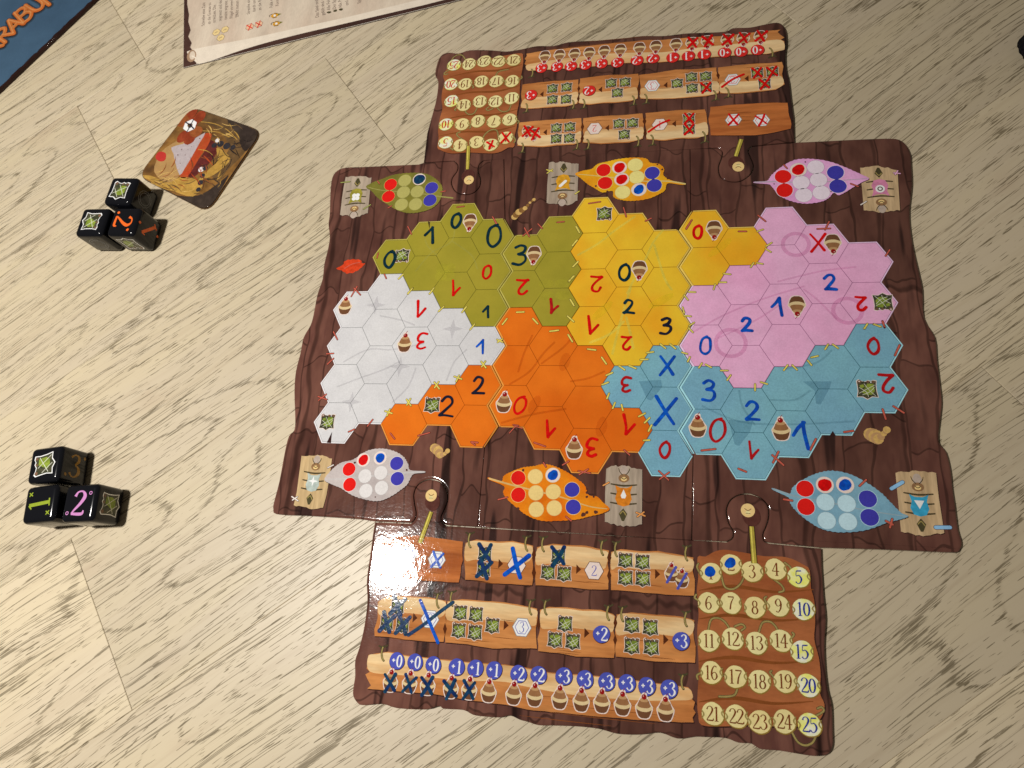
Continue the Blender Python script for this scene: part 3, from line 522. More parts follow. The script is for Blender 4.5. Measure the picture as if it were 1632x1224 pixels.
leaf(lefb, 'green', ZC, [(425, 345), (480, 310), (560, 280), (640, 250), (740, 235), (850, 232), (930, 245), (990, 280), (1035, 325), (1048, 375), (1035, 430), (1010, 480), (950, 525), (870, 550), (770, 560), (680, 535), (600, 490), (520, 435), (470, 380)], [(1130, 437), (990, 420), (880, 402), (700, 385), (540, 372), (440, 348)],
     [('r', 625, 328), ('r', 607, 425), ('e', 740, 295), ('e', 730, 390), ('e', 713, 490), ('e', 842, 385), ('e', 828, 487), ('D', 858, 285), ('b', 958, 355), ('b', 945, 455)], 48, 'olive green leaf with scoring dots')
leaf(midb, 'yellow', ZD, [(697, 240), (760, 215), (830, 200), (880, 160), (960, 140), (1050, 120), (1160, 108), (1270, 115), (1310, 150), (1380, 160), (1420, 200), (1415, 250), (1470, 290), (1590, 322), (1560, 330), (1450, 318), (1430, 370), (1390, 400), (1300, 440), (1180, 460), (1080, 455), (1010, 430), (1000, 380), (920, 392), (860, 360), (800, 325), (740, 275)], [(1590, 322), (1450, 300), (1250, 300), (1000, 270), (720, 243)],
     [('r', 928, 210), ('r', 940, 315), ('R', 1057, 190), ('R', 1075, 285), ('e', 1185, 168), ('e', 1198, 268), ('e', 1083, 390), ('B', 1215, 368), ('b', 1323, 233), ('b', 1340, 335)], 54, 'yellow leaf with ragged holes and scoring dots')
leaf(rigb, 'pink', ZE, [(1262, 212), (1200, 180), (1110, 140), (1010, 105), (900, 90), (800, 98), (720, 140), (660, 190), (630, 226), (556, 232), (556, 240), (640, 248), (660, 262), (700, 310), (760, 345), (850, 367), (950, 360), (1010, 335), (1045, 300), (1080, 315), (1160, 270), (1220, 235)], [(556, 236), (700, 232), (900, 240), (1080, 225), (1250, 213)],
     [('r', 730, 200), ('r', 740, 285), ('R', 825, 158), ('e', 932, 142), ('e', 842, 237), ('e', 950, 220), ('e', 858, 315), ('e', 967, 300), ('b', 1055, 175), ('b', 1070, 260)], 46, 'pink leaf with scoring dots')
leaf(lefb, 'white', ZI, [(440, 335), (500, 260), (560, 215), (640, 195), (700, 160), (760, 125), (850, 112), (940, 130), (1010, 170), (1045, 225), (1060, 268), (1160, 276), (1160, 288), (1080, 300), (1040, 370), (980, 420), (900, 470), (820, 493), (730, 480), (640, 450), (560, 400), (490, 370)], [(1160, 282), (1000, 290), (800, 310), (600, 330), (450, 335)],
     [('r', 618, 262), ('r', 622, 373), ('R', 722, 195), ('B', 843, 180), ('e', 733, 312), ('e', 848, 288), ('e', 740, 418), ('e', 853, 397), ('b', 962, 220), ('b', 967, 330)], 47, 'pale grey leaf with scoring dots')
leaf(midb, 'orange', ZJ, [(180, 322), (265, 350), (285, 310), (340, 280), (420, 250), (500, 240), (570, 224), (640, 237), (720, 270), (800, 320), (870, 380), (900, 448), (960, 460), (1000, 500), (1050, 548), (1000, 580), (900, 605), (800, 628), (680, 635), (560, 635), (460, 600), (390, 550), (310, 480), (280, 430), (286, 385), (180, 338)], [(182, 330), (340, 375), (520, 420), (720, 470), (900, 530), (1030, 548)],
     [('r', 390, 325), ('r', 390, 447), ('e', 513, 315), ('e', 517, 433), ('e', 520, 552), ('e', 643, 425), ('e', 650, 543), ('B', 640, 305), ('b', 778, 410), ('b', 787, 535)], 52, 'orange leaf with scoring dots')
leaf(rigb, 'blue', ZK, [(518, 198), (600, 232), (625, 190), (690, 145), (760, 115), (840, 103), (930, 120), (1020, 165), (1100, 220), (1160, 280), (1210, 330), (1250, 350), (1200, 368), (1120, 390), (1020, 425), (900, 437), (800, 425), (720, 385), (650, 330), (610, 280), (600, 248), (518, 208)], [(520, 203), (650, 245), (800, 270), (980, 310), (1130, 335), (1240, 350)],
     [('r', 690, 200), ('r', 695, 298), ('R', 797, 180), ('B', 907, 180), ('e', 800, 273), ('e', 915, 280), ('e', 807, 373), ('e', 922, 378), ('b', 1030, 255), ('b', 1040, 355)], 46, 'blue grey leaf with scoring dots')
def holes(parent, zz, l):
    for x, y, r in l:
        mb = MB(); mb.disc(Z(*zz, [(x, y)])[0], r * .3, T + .094, 'acorn', n=10, wob=.12); put('leaf_hole', mb, parent)
holes(midb, ZD, [(1365, 165, 1.6), (1405, 205, 2), (1455, 275, 3), (1440, 240, 2.2), (1480, 285, 1.5), (865, 340, 2), (960, 385, 2.4)]); holes(midb, ZJ, [(885, 405, 1.6), (885, 432, 2), (885, 462, 2), (935, 460, 1.8), (860, 590, 3.5), (885, 575, 2.5), (950, 572, 3), (390, 545, 2), (425, 270, 2.2)])
holes(lefb, ZI, [(660, 215, 2), (1035, 268, 1.8), (808, 463, 1.2)]); holes(rigb, ZE, [(868, 110, 1.4), (1030, 292, 1.6), (675, 246, 1.2)])

# ------------------------------------------------------------------ bark notes with an insect, pinned by thread
def note(parent, zz, outline, mat, body, head_up, axis, symbol, nm):
    rr = random.Random(nm); P = Z(*zz, outline); Q = []
    for i in range(len(P)):
        a, b = P[i], P[(i + 1) % len(P)]
        Q.append(a)
        if abs(b[0] - a[0]) > abs(b[1] - a[1]):
            for k in range(1, 6): t = k / 6; Q.append((a[0] + (b[0] - a[0]) * t, a[1] + (b[1] - a[1]) * t + rr.uniform(-.5, .5)))
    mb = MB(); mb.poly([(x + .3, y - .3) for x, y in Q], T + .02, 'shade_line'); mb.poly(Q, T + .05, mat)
    nt_ = put('bark_note', mb, parent)
    a, b = Z(*zz, axis); L = math.dist(a, b); ro = math.atan2(b[1] - a[1], b[0] - a[0]) - PI / 2; c = ((a[0] + b[0]) / 2, (a[1] + b[1]) / 2)
    mb = MB(); u = L / 20.0
    def t(x, y): return (c[0] + (x * math.cos(ro) - y * math.sin(ro)) * u, c[1] + (x * math.sin(ro) + y * math.cos(ro)) * u)
    for i, y in enumerate((3.4, 0, -3.4)): mb.ribbon([(*t(-4.6, y + .3), .5 * u), (*t(0, y - .2), .7 * u), (*t(4.6, y + .3), .5 * u)], T + .07 + i * .006, 'twig', sub=3)
    mb.poly([t(-3.1, 3.3), t(-1.2, 2.4), t(1.2, 2.4), t(3.1, 3.3), t(2.4, .8), t(3.0, -1.6), t(2.0, -3.8), t(0, -4.4), t(-2.0, -3.8), t(-3.0, -1.6), t(-2.4, .8)], T + .10, body)
    if symbol == 'clover': 
        for i, (x, y) in enumerate(((.8, .8), (-.8, .8), (-.8, -.8), (.8, -.8))): mb.disc(t(x, y), 1.0 * u, T + .115 + i * .004, 'print_white', n=10)
    if symbol == 'bar': mb.ribbon([(*t(-1, -1), 1.2 * u), (*t(1.1, 1.2), 1.2 * u)], T + .115, 'print_white')
    if symbol == 'ring': mb.disc(t(0, 0), 1.7 * u, T + .115, 'print_white', n=16); mb.disc(t(0, 0), 1.0 * u, T + .125, 'twig', n=14); mb.disc(t(0, 0), .6 * u, T + .135, 'print_white', n=10)
    if symbol == 'star': mb.poly([t(*q) for q in star4((0, 0), 2.2)], T + .115, 'print_white')
    if symbol == 'drop': mb.poly([t(-1, -.4), t(-.6, -1.4), t(.6, -1.4), t(1, -.4), t(0, 1.9)], T + .115, 'print_white')
    if symbol == 'tri': mb.poly([t(-1.6, 1.2), t(1.6, 1.2), t(0, -1.8)], T + .115, 'print_white')
    mb.disc(t(0, 6.0), 2.0 * u, T + .10, 'grub_brown', ry=1.6 * u, rot=ro, n=14); mb.disc(t(0, 8.6), 1.5 * u, T + .095, 'grub', ry=2.2 * u, rot=ro, n=14); mb.disc(t(0, 5.7), 1.1 * u, T + .112, 'face', ry=.8 * u, rot=ro, n=10)
    mb.ribbon([(*t(-.9, 6.2), .3 * u), (*t(0, 5.6), .3 * u), (*t(.9, 6.2), .3 * u)], T + .125, 'twig', sub=2, caps=False)
    mb.ribbon([(*t(-.6, 7.2), .3 * u), (*t(-1.6, 8.4), .3 * u), (*t(-2.0, 9.6), .2 * u)], T + .118, 'twig', sub=3); mb.ribbon([(*t(.6, 7.2), .3 * u), (*t(1.6, 8.4), .3 * u), (*t(2.0, 9.6), .2 * u)], T + .118, 'twig', sub=3)
    mb.poly([t(0, -5.0), t(1.5, -7.0), t(.4, -9.6), t(-.4, -9.6), t(-1.5, -7.0)], T + .10, 'vine_dark'); mb.ribbon([(*t(-1, -7), .4 * u), (*t(0, -6), .4 * u), (*t(1, -7.4), .4 * u)], T + .112, 'vine', sub=2)
    put('insect_drawing', mb, nt_)
pm('bug_green', (150, 142, 56), 0.85, 0.4, scale=400); pm('bug_yellow', (206, 150, 40), 0.8, 0.4, scale=400); pm('bug_pink', (188, 118, 150), 0.66, 0.3, scale=400); pm('bug_white', (178, 190, 184), 0.88, 0.3, scale=400); pm('bug_orange', (212, 126, 36), 0.85, 0.4, scale=400); pm('bug_blue', (50, 138, 172), 0.62, 0.3, scale=400)
note(lefb, ZC, [(260, 265), (380, 258), (470, 270), (455, 400), (440, 560), (340, 592), (215, 572), (230, 440), (245, 340)], 'note', 'bug_green', False, [(362, 270), (322, 590)], 'clover', 1)
note(midb, ZD, [(485, 150), (590, 142), (640, 150), (725, 160), (720, 300), (715, 460), (660, 488), (580, 492), (465, 475), (470, 330)], 'note', 'bug_yellow', False, [(606, 150), (590, 490)], 'bar', 2)
note(rigb, ZE, [(1207, 145), (1320, 132), (1440, 160), (1445, 260), (1455, 410), (1340, 422), (1230, 410), (1220, 280)], 'note_tan', 'bug_pink', False, [(1318, 140), (1345, 415)], 'ring', 3)
note(lefb, ZI, [(275, 165), (390, 158), (495, 185), (480, 300), (455, 450), (430, 540), (330, 548), (218, 522), (240, 430), (260, 280)], 'note_warm', 'bug_white', True, [(325, 525), (390, 175)], 'star', 4)
note(midb, ZJ, [(1025, 260), (1080, 238), (1170, 240), (1285, 265), (1285, 420), (1283, 660), (1150, 678), (1015, 642), (1017, 450)], 'note', 'bug_orange', True, [(1145, 645), (1155, 250)], 'drop', 5)
note(rigb, ZK, [(1180, 115), (1270, 102), (1400, 115), (1415, 250), (1445, 440), (1330, 458), (1210, 432), (1195, 270)], 'note_tan', 'bug_blue', True, [(1325, 440), (1295, 130)], 'tri', 6)
def threads(parent, zz, mat, lst, w=0.62):
    for a, b in lst:
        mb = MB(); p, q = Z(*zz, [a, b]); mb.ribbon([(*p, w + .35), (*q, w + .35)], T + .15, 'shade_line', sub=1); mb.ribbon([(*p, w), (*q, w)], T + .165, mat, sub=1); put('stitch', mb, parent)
threads(lefb, ZC, 'thread_green', [((222, 312), (295, 305)), ((462, 492), (405, 528))]); threads(midb, ZD, 'thread_yellow', [((465, 208), (512, 220)), ((470, 235), (512, 205)), ((697, 405), (730, 382))]); threads(rigb, ZE, 'thread_pink', [((1415, 178), (1455, 182)), ((1425, 188), (1440, 165))]); threads(rigb, ZE, 'thread_white', [((1212, 375), (1245, 355))])
threads(lefb, ZI, 'thread_white', [((205, 460), (250, 490)), ((210, 485), (245, 462)), ((465, 252), (505, 232))]); threads(midb, ZJ, 'thread_orange', [((1003, 380), (1045, 358)), ((1242, 575), (1305, 600)), ((1250, 605), (1298, 572))]); threads(rigb, ZK, 'thread_blue', [((1158, 200), (1218, 165)), ((1398, 410), (1475, 410))], 1.5)
threads(lefb, ZC, 'thread_yellow', [((690, 1095), (727, 1058)), ((768, 1210), (805, 1170)), ((948, 1210), (975, 1172))], .75)
threads(lefb, ZF, 'thread_yellow', [((898, 198), (930, 160)), ((1038, 198), (1068, 160)), ((1098, 312), (1132, 280)), ((1250, 318), (1278, 282)), ((1303, 430), (1332, 395)), ((1478, 495), (1515, 512)), ((1482, 512), (1512, 492)), ((1375, 638), (1405, 678)), ((1378, 672), (1402, 636)), ((1200, 735), (1248, 752)), ((1212, 768), (1232, 728)), ((1070, 772), (1102, 815)), ((1072, 808), (1098, 770)), ((890, 885), (918, 925)), ((892, 920), (915, 880)), ((750, 960), (795, 975)), ((762, 990), (782, 948)), ], .75)
threads(lefb, ZF, 'thread_red', [((530, 215), (568, 150)), ((548, 160), (590, 205)), ((415, 445), (440, 495)), ((370, 588), (415, 585)), ((375, 655), (415, 618)), ((315, 865), (372, 885)), ((318, 890), (368, 850)), ((635, 1058), (670, 1015)), ((512, 1095), (550, 1078)), ((745, 70), (758, 98)), ((785, 1105), (812, 1140)), ((965, 1120), (1040, 1100)), ((1310, 1160), (1352, 1165)), ((1335, 1180), (1310, 1162))], .6)
threads(lefb, ZC, 'thread_red', [((1165, 512), (1222, 505)), ((765, 668), (795, 732)), ((1460, 598), (1485, 650)), ((515, 925), (525, 885)), ((1035, 388), (1072, 380)), ((605, 518), (635, 500)), ((520, 300), (535, 322))], .55)
threads(midb, ZD, 'thread_red', [((272, 745), (345, 688)), ((285, 680), (325, 752)), ((395, 648), (430, 685)), ((550, 635), (608, 630)), ((808, 482), (902, 468)), ((1090, 515), (1112, 590)), ((1268, 625), (1315, 602)), ((25, 590), (60, 645)), ((1600, 690), (1632, 640))], .6)
threads(midb, ZD, 'thread_yellow', [((705, 670), (732, 718)), ((675, 825), (712, 780)), ((680, 995), (720, 955)), ((645, 1115), (688, 1070))], .9)
threads(midb, ZG, 'thread_yellow', [((665, 38), (700, 0)), ((675, 170), (702, 215)), ((655, 290), (700, 330)), ((288, 262), (340, 260)), ((185, 350), (218, 308)), ((405, 308), (440, 345)), ((528, 400), (590, 392)), ((660, 425), (690, 475)), ((800, 528), (858, 535)), ((902, 588), (935, 635)), ((935, 718), (980, 698)), ((905, 785), (950, 768)), ((940, 885), (955, 848)), ((982, 955), (998, 915)), ((1045, 930), (1055, 970)), ((1170, 1015), (1215, 992)), ((1212, 1060), (1248, 1025)), ((1240, 1120), (1262, 1078)), ((1205, 1188), (1248, 1185)), ((1028, 650), (1068, 678)), ((1100, 648), (1148, 668)), ((1182, 605), (1235, 602)), ((1228, 555), (1275, 548)), ((1325, 492), (1362, 522)), ((1395, 492), (1435, 525))], .8)
threads(midb, ZG, 'thread_red', [((262, 1075), (300, 1080)), ((235, 1135), (275, 1090)), ((272, 1085), (330, 1100))], .45)
threads(midb, ZJ, 'thread_red', [((505, 70), (585, 98)), ((710, 232), (755, 205)), ((825, 275), (910, 292)), ((830, 302), (895, 262)), ((1155, 125), (1195, 160)), ((1405, 275), (1475, 340)), ((1410, 335), (1480, 285)), ((245, 482), (312, 465)), ((735, 605), (772, 635)), ((572, 215), (590, 245))], .6)
threads(rigb, ZE, 'thread_yellow', [((570, 540), (607, 528)), ((625, 632), (660, 610)), ((622, 648), (655, 668)), ((568, 735), (605, 742)), ((530, 762), (548, 735)), ((362, 802), (405, 806)), ((335, 855), (378, 855)), ((300, 900), (310, 868)), ((145, 915), (188, 916)), ((118, 935), (142, 965)), ((108, 1010), (118, 1045)), ((118, 1062), (160, 1066)), ((148, 1125), (180, 1105)), ((145, 1138), (172, 1165)), ((1235, 1142), (1252, 1112)), ((1290, 1115), (1335, 1130))], .7)
threads(rigb, ZE, 'thread_red', [((130, 522), (165, 470)), ((455, 540), (503, 540)), ((575, 440), (622, 478)), ((942, 525), (1022, 522)), ((990, 530), (1015, 480)), ((1365, 692), (1390, 655)), ((1345, 1095), (1358, 1135)), ((735, 128), (755, 150)), ((1150, 245), (1195, 262))], .65)
threads(rigb, ZH, 'thread_yellow', [((28, 252), (62, 262)), ((65, 312), (80, 282)), ((138, 352), (158, 322)), ((182, 330), (218, 350)), ((280, 370), (325, 370)), ((322, 432), (345, 400)), ((503, 458), (503, 500)), ((540, 445), (582, 458)), ((690, 368), (715, 335)), ((745, 335), (775, 365)), ((845, 305), (870, 335)), ((868, 285), (912, 275)), ((958, 232), (978, 200)), ((1008, 200), (1042, 225)), ((1212, 98), (1232, 70)), ((1275, 68), (1315, 85))], .72)
threads(rigb, ZH, 'thread_red', [((155, 890), (245, 880)), ((395, 1008), (445, 1028)), ((620, 968), (655, 898)), ((615, 920), (688, 985)), ((862, 885), (898, 815)), ((1082, 770), (1140, 762)), ((1332, 622), (1352, 685)), ((1402, 602), (1470, 645)), ((1412, 272), (1442, 205)), ((1332, 50), (1345, 90)), ((1182, 1120), (1225, 1080))], .75)
threads(rigb, ZK, 'thread_red', [((575, 258), (620, 265)), ((1128, 375), (1165, 395)), ((1150, 410), (1162, 365))], .8)
# torn slits
for pa, zz, tri_ in ((lefb, ZF, [(405, 1095), (370, 1165), (398, 1168)]), (rigb, ZH, [(1008, 762), (985, 798), (1030, 795)]), (lefb, ZC, [(928, 628), (945, 632), (942, 690)])):
    mb = MB(); mb.poly(Z(*zz, tri_), T + .09, 'shade_line'); put('torn_slit', mb, pa)
# small creatures drawn between the leaves
def grubline(parent, name, zz, pts, rs, mats):
    mb = MB()
    for i, p in enumerate(crom(Z(*zz, pts), 2)): mb.disc(p, rs * (0.75 + .35 * math.sin(i * .6 + .8)), T + .06 + i * .006, mats[i % 2], n=12)
    put(name, mb, parent)
pm('shell', (196, 160, 96), 0.78, 0.3, scale=500); pm('shell_dark', (128, 92, 52), 0.78, 0.3, scale=500); pm('red_leaf', (206, 66, 34), 0.85, 0.4, scale=400); 
grubline(midb, 'caterpillar', ZD, [(205, 590), (240, 550), (290, 520), (330, 475), (362, 450)], 1.9, ('shell', 'shell_dark'))
grubline(lefb, 'snail', ZI, [(1235, 110), (1262, 130), (1275, 160), (1310, 150), (1330, 130)], 2.4, ('shell', 'cake_top')); grubline(rigb, 'snail', ZH, [(1255, 785), (1290, 800), (1305, 815), (1340, 780), (1360, 755)], 3.0, ('shell', 'cake_top'))
mb = MB(); mb.poly(ragged(Z(*ZC, [(180, 1012), (230, 985), (260, 945), (320, 935), (380, 940), (395, 970), (420, 965), (390, 1000), (340, 1035), (270, 1050), (225, 1025)]), .3, 3, 2), T + .05, 'red_leaf'); mb.ribbon(Z(*ZC, [(250, 1010), (310, 975), (375, 960)]), T + .07, 'thread_red', w=.5); put('red_leaf', mb, lefb)

# ------------------------------------------------------------------ twig and acorn on each jigsaw lug
def acorn(parent, zz, stick, cap, face, r, rot):
    a, b = Z(*zz, stick); mb = MB(); mb.ribbon([(*a, 2.6), (*b, 2.4)], T + .19, 'shade_line', sub=1, caps=False); mb.ribbon([(*a, 2.1), (*b, 1.9)], T + .21, 'stick', sub=1, caps=False); mb.ribbon([(a[0] - .3, a[1], .5), (b[0] - .3, b[1], .5)], T + .222, 'thread_yellow', sub=1, caps=False); put('twig', mb, parent)
    c = Z(*zz, [cap])[0]; f = Z(*zz, [face])[0]; k = r; mb = MB(); mb.disc(c, k * 1.3, T + .23, 'acorn', ry=k * 1.45, n=22, wob=.02); mb.disc(f, k, T + .25, 'face', ry=k * 1.02, n=22)
    s = -1 if rot else 1
    mb.ribbon([(f[0] - .45 * k, f[1] + .25 * k * s, .3), (f[0], f[1] - .05 * k * s, .3), (f[0] + .45 * k, f[1] + .25 * k * s, .3)], T + .265, 'face_line', sub=3); mb.disc((f[0], f[1] - .35 * k * s), .36 * k, T + .262, 'cream', ry=.28 * k, n=12); mb.ribbon([(f[0] - .3 * k, f[1] - .45 * k * s, .22), (f[0] + .3 * k, f[1] - .45 * k * s, .22)], T + .28, 'face_line', sub=1)
    put('acorn_face', mb, parent)
acorn(blub, ZI, [(1130, 795), (1212, 570)], (1222, 500), (1212, 452), 2.9, 0); acorn(blub, ZK, [(415, 605), (400, 405)], (400, 350), (380, 318), 3.0, 0)
acorn(redb, ZC, [(1258, 15), (1250, 205)], (1254, 258), (1262, 292), 2.9, 1); acorn(redb, ZE, [(472, -30), (437, 75)], (438, 118), (453, 140), 3.0, 1)

# ------------------------------------------------------------------ player boards: the same print on both, the red one turned half round
TM = (-57.38682228, 177.0621194); CM = (-97.69061929, 110.30437514); ZR = complex(1.0116767602596515, -0.003116637780353164)
def player_print(board, top):
    def m(p):
        if not top: return p
        q = ZR * complex(-p[0] - CM[0], -p[1] - CM[1]); return (TM[0] + q.real, TM[1] + q.imag)
    rot = PI if top else 0.0
    def G(zz, pts): return [m(p) for p in Z(*zz, pts)]
    def g(x, y): return m(W(x, y))
    ink = 'ink_red' if top else 'ink_navy'; ink2 = 'ink_red' if top else 'ink_blue'; bon = 'crimson' if top else 'indigo'
    # panel of numbers
    mb = MB(); P = crom(G(ZN, [(108, 95), (150, 92), (200, 65), (250, 55), (310, 62), (400, 78), (470, 90), (560, 92), (620, 105), (680, 135), (715, 165), (722, 260), (740, 330), (745, 450), (740, 540), (765, 640), (775, 740), (770, 830), (795, 890), (785, 950), (740, 1000), (640, 1012), (500, 1012), (380, 1005), (250, 1012), (130, 1005), (112, 950), (106, 880), (114, 700), (106, 500), (114, 400), (104, 280), (112, 200)]), 3, True)
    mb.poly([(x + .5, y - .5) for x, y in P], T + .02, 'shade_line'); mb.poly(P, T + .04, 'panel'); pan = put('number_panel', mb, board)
    for y0 in (265, 420, 650, 870):
        mb = MB(); mb.ribbon([(*p, w) for p, w in zip(G(ZN, [(115, y0 + 10), (300, y0 - 12), (520, y0 + 18), (735, y0 + 6)]), (.3, 1.5, 1.1, .3))], T + .05, 'sign_crack', sub=5, caps=False); put('wood_grain', mb, pan)
    TK = [(180, 180), (287, 133), (403, 173), (530, 160), (655, 203), (167, 342), (288, 343), (418, 367), (545, 358), (682, 377), (170, 547), (298, 537), (427, 560), (560, 547), (673, 607), (182, 720), (313, 743), (443, 768), (582, 768), (708, 790), (190, 943), (318, 957), (445, 987), (578, 985), (715, 1003)]
    for k, a, b in ((0, 1, 2), (1, 3, 4)): pass
    for pts in ([(235, 185), (255, 255), (300, 268), (340, 240), (360, 200)], [(165, 500), (180, 435), (220, 425), (255, 445), (280, 480)], [(440, 500), (460, 450), (500, 445), (530, 470), (545, 500)], [(620, 1045), (650, 1095), (690, 1115), (730, 1100), (750, 1060)], [(325, 800), (310, 840), (270, 850), (225, 850)], [(580, 125), (610, 150), (620, 180)], [(125, 190), (105, 150), (112, 130)], [(115, 330), (92, 315), (100, 298)], [(130, 720), (105, 735), (108, 755)], [(740, 960), (790, 930), (780, 908), (758, 915)], [(520, 215), (560, 245), (575, 275), (550, 285)], [(310, 470), (345, 458), (365, 475), (345, 492)], [(485, 350), (470, 320), (480, 310)], [(612, 540), (630, 515), (622, 505)], [(520, 745), (500, 720), (508, 712)], [(245, 735), (232, 712), (240, 700)]):
        mb = MB(); mb.ribbon([(*p, 1.05) for p in G(ZN, pts)], T + .06, 'vine_dark', sub=5); mb.ribbon([(*p, .68) for p in G(ZN, pts)], T + .075, 'vine', sub=5); put('vine_tendril', mb, pan)
    for i, p in enumerate(TK):
        c = G(ZN, [p])[0]; hi = (i + 1) % 5 == 0; mb = MB(); r = 4.35; sd = i * 3 + 1
        mb.disc((c[0] + .15, c[1] - .2), r + .28, T + .085, 'cream_edge', n=22, wob=.025, seed=sd); mb.disc(c, r, T + .10, 'cream_hi' if hi else 'cream', n=22, wob=.025, seed=sd)
        for sg in (-1, 1): mb.ribbon([(c[0] + sg * (r + .1), c[1] + 1.5 + sg * .5, .35), (c[0] + sg * (r - .8), c[1] + sg * .5, .7), (c[0] + sg * (r + .05), c[1] - 1.6 + sg * .5, .35)], T + .115, 'vine', sub=4)
        serif(mb, str(i + 1), c, 5.6, T + .13, ('digit_red' if top else 'digit_blue') if hi else 'digit_brown', rot, gap=.52, wmul=1.05 if hi else .95)
        tk = put('number_token', mb, pan)
        if i < 2:
            mb = MB()
            if top: hand(mb, 'X', c, 6.8 if i == 0 else 5.0, T + .22, 'ink_red', .3 * i, 1.25, seed=i)
            else: mb.disc((c[0] - .4 + .2 * i, c[1] + .5), 2.5, T + .22, 'ink_blue', ry=2.1, rot=.6, n=18, wob=.06, seed=i)
            put('marker_blot', mb, tk)
    # hanging wooden signs
    def sign(zz, pts, light=None, mat='sign', crack=True):
        rr = random.Random(len(pts) + int(pts[0][0])); P = G(zz, pts); Q = []
        for i in range(len(P)):
            a, b = P[i], P[(i + 1) % len(P)]; Q.append(a); d = math.dist(a, b); n = max(1, int(d / 2.5))
            vert = abs(b[1] - a[1]) > abs(b[0] - a[0])
            for k in range(1, n): t_ = k / n; j = rr.uniform(-.35, .35) if vert else rr.uniform(-.12, .12); Q.append((a[0] + (b[0] - a[0]) * t_ + (j if vert else 0), a[1] + (b[1] - a[1]) * t_ + (0 if vert else j)))
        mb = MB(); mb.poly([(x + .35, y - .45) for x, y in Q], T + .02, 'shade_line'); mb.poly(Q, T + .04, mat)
        if light: mb.poly(inset_safe(crom(G(zz, light), 4, True)), T + .052, 'sign_light')
        s = put('wood_sign', mb, board)
        if crack:
            xs = [p[0] for p in pts]; ys = [p[1] for p in pts]; rr = random.Random(int(xs[0]))
            for k in range(4 if mat == 'sign' else 6):
                y = min(ys) + (max(ys) - min(ys)) * rr.uniform(.35, .92); x = rr.uniform(min(xs) + 20, max(xs) - 160); L = rr.uniform(90, 200); sl = (ys[len(ys) // 2] - ys[0]) * 0
                mb = MB(); mb.ribbon([(*p, w) for p, w in zip(G(zz, [(x, y), (x + L / 2, y + 6 + L * .02), (x + L, y + 8 + L * .06)]), (.1, .28, .1))], T + .062, 'sign_crack', sub=4, caps=False); put('wood_grain', mb, s)
        return s
    def inset_safe(P): return P
    SG = []
    SG.append(sign(ZI, [(860, 768), (980, 748), (1110, 740), (1300, 765), (1440, 785), (1435, 870), (1440, 920), (1425, 1000), (1410, 1080), (1200, 1070), (950, 1045), (838, 1025), (848, 930), (846, 850)], None, 'sign_dark'))
    SG.append(sign(ZJ, [(8, 795), (90, 770), (240, 785), (350, 780), (440, 800), (498, 815), (490, 900), (497, 960), (490, 1100), (380, 1095), (200, 1085), (90, 1065), (5, 1060), (0, 930)], [(12, 802), (90, 780), (240, 795), (350, 790), (440, 810), (492, 825), (485, 905), (420, 945), (300, 935), (180, 920), (80, 915), (8, 920)]))
    SG.append(sign(ZJ, [(525, 825), (640, 800), (760, 810), (880, 815), (960, 835), (1045, 850), (1035, 940), (1045, 1000), (1040, 1130), (900, 1130), (700, 1110), (515, 1100), (510, 960)], [(530, 835), (640, 812), (760, 820), (880, 827), (960, 846), (1038, 862), (1030, 940), (1000, 985), (860, 975), (700, 950), (600, 945), (520, 950)]))
    SG.append(sign(ZJ, [(1060, 860), (1130, 840), (1280, 855), (1400, 852), (1500, 870), (1655, 900), (1650, 1000), (1665, 1060), (1660, 1175), (1500, 1170), (1300, 1155), (1160, 1140), (1060, 1135), (1055, 1000)], [(1066, 870), (1130, 852), (1280, 867), (1400, 864), (1500, 882), (1648, 912), (1642, 1000), (1560, 1010), (1400, 985), (1250, 985), (1120, 965), (1062, 985)]))
    SG.append(sign(ZL, [(265, 200), (350, 147), (500, 152), (680, 162), (820, 192), (815, 300), (820, 360), (800, 525), (640, 520), (480, 505), (350, 485), (240, 478), (238, 420), (265, 330)], [(272, 208), (350, 158), (500, 163), (680, 174), (813, 202), (808, 300), (740, 330), (600, 300), (450, 290), (340, 310), (275, 300)]))
    SG.append(sign(ZL, [(830, 195), (950, 178), (1100, 190), (1250, 200), (1400, 220), (1560, 255), (1565, 330), (1550, 420), (1560, 580), (1400, 575), (1200, 580), (1000, 545), (815, 530), (820, 380)], [(836, 205), (950, 190), (1100, 200), (1250, 210), (1400, 232), (1553, 265), (1556, 330), (1540, 395), (1400, 370), (1200, 345), (1000, 350), (830, 345)]))
    SG.append(sign(ZM, [(105, 265), (180, 240), (330, 245), (450, 262), (600, 265), (700, 300), (718, 320), (700, 430), (718, 500), (705, 655), (550, 650), (400, 645), (250, 615), (90, 600), (85, 500), (108, 400)], [(112, 275), (180, 252), (330, 257), (450, 273), (600, 277), (700, 310), (708, 330), (696, 440), (600, 440), (450, 420), (300, 410), (180, 420), (112, 405)]))
    SG.append(sign(ZM, [(728, 302), (850, 285), (1000, 300), (1150, 310), (1250, 320), (1360, 350), (1350, 450), (1370, 560), (1365, 695), (1200, 690), (1000, 680), (850, 655), (722, 645), (716, 480)], [(736, 312), (850, 296), (1000, 311), (1150, 321), (1250, 332), (1352, 360), (1344, 450), (1280, 485), (1120, 470), (960, 450), (840, 455), (728, 465)]))
    def zl(x, y): return (550 + x / 5.1, 920 + y / 5.1)
    def zm(x, y): return (840 + x / 5.1, 920 + y / 5.1)
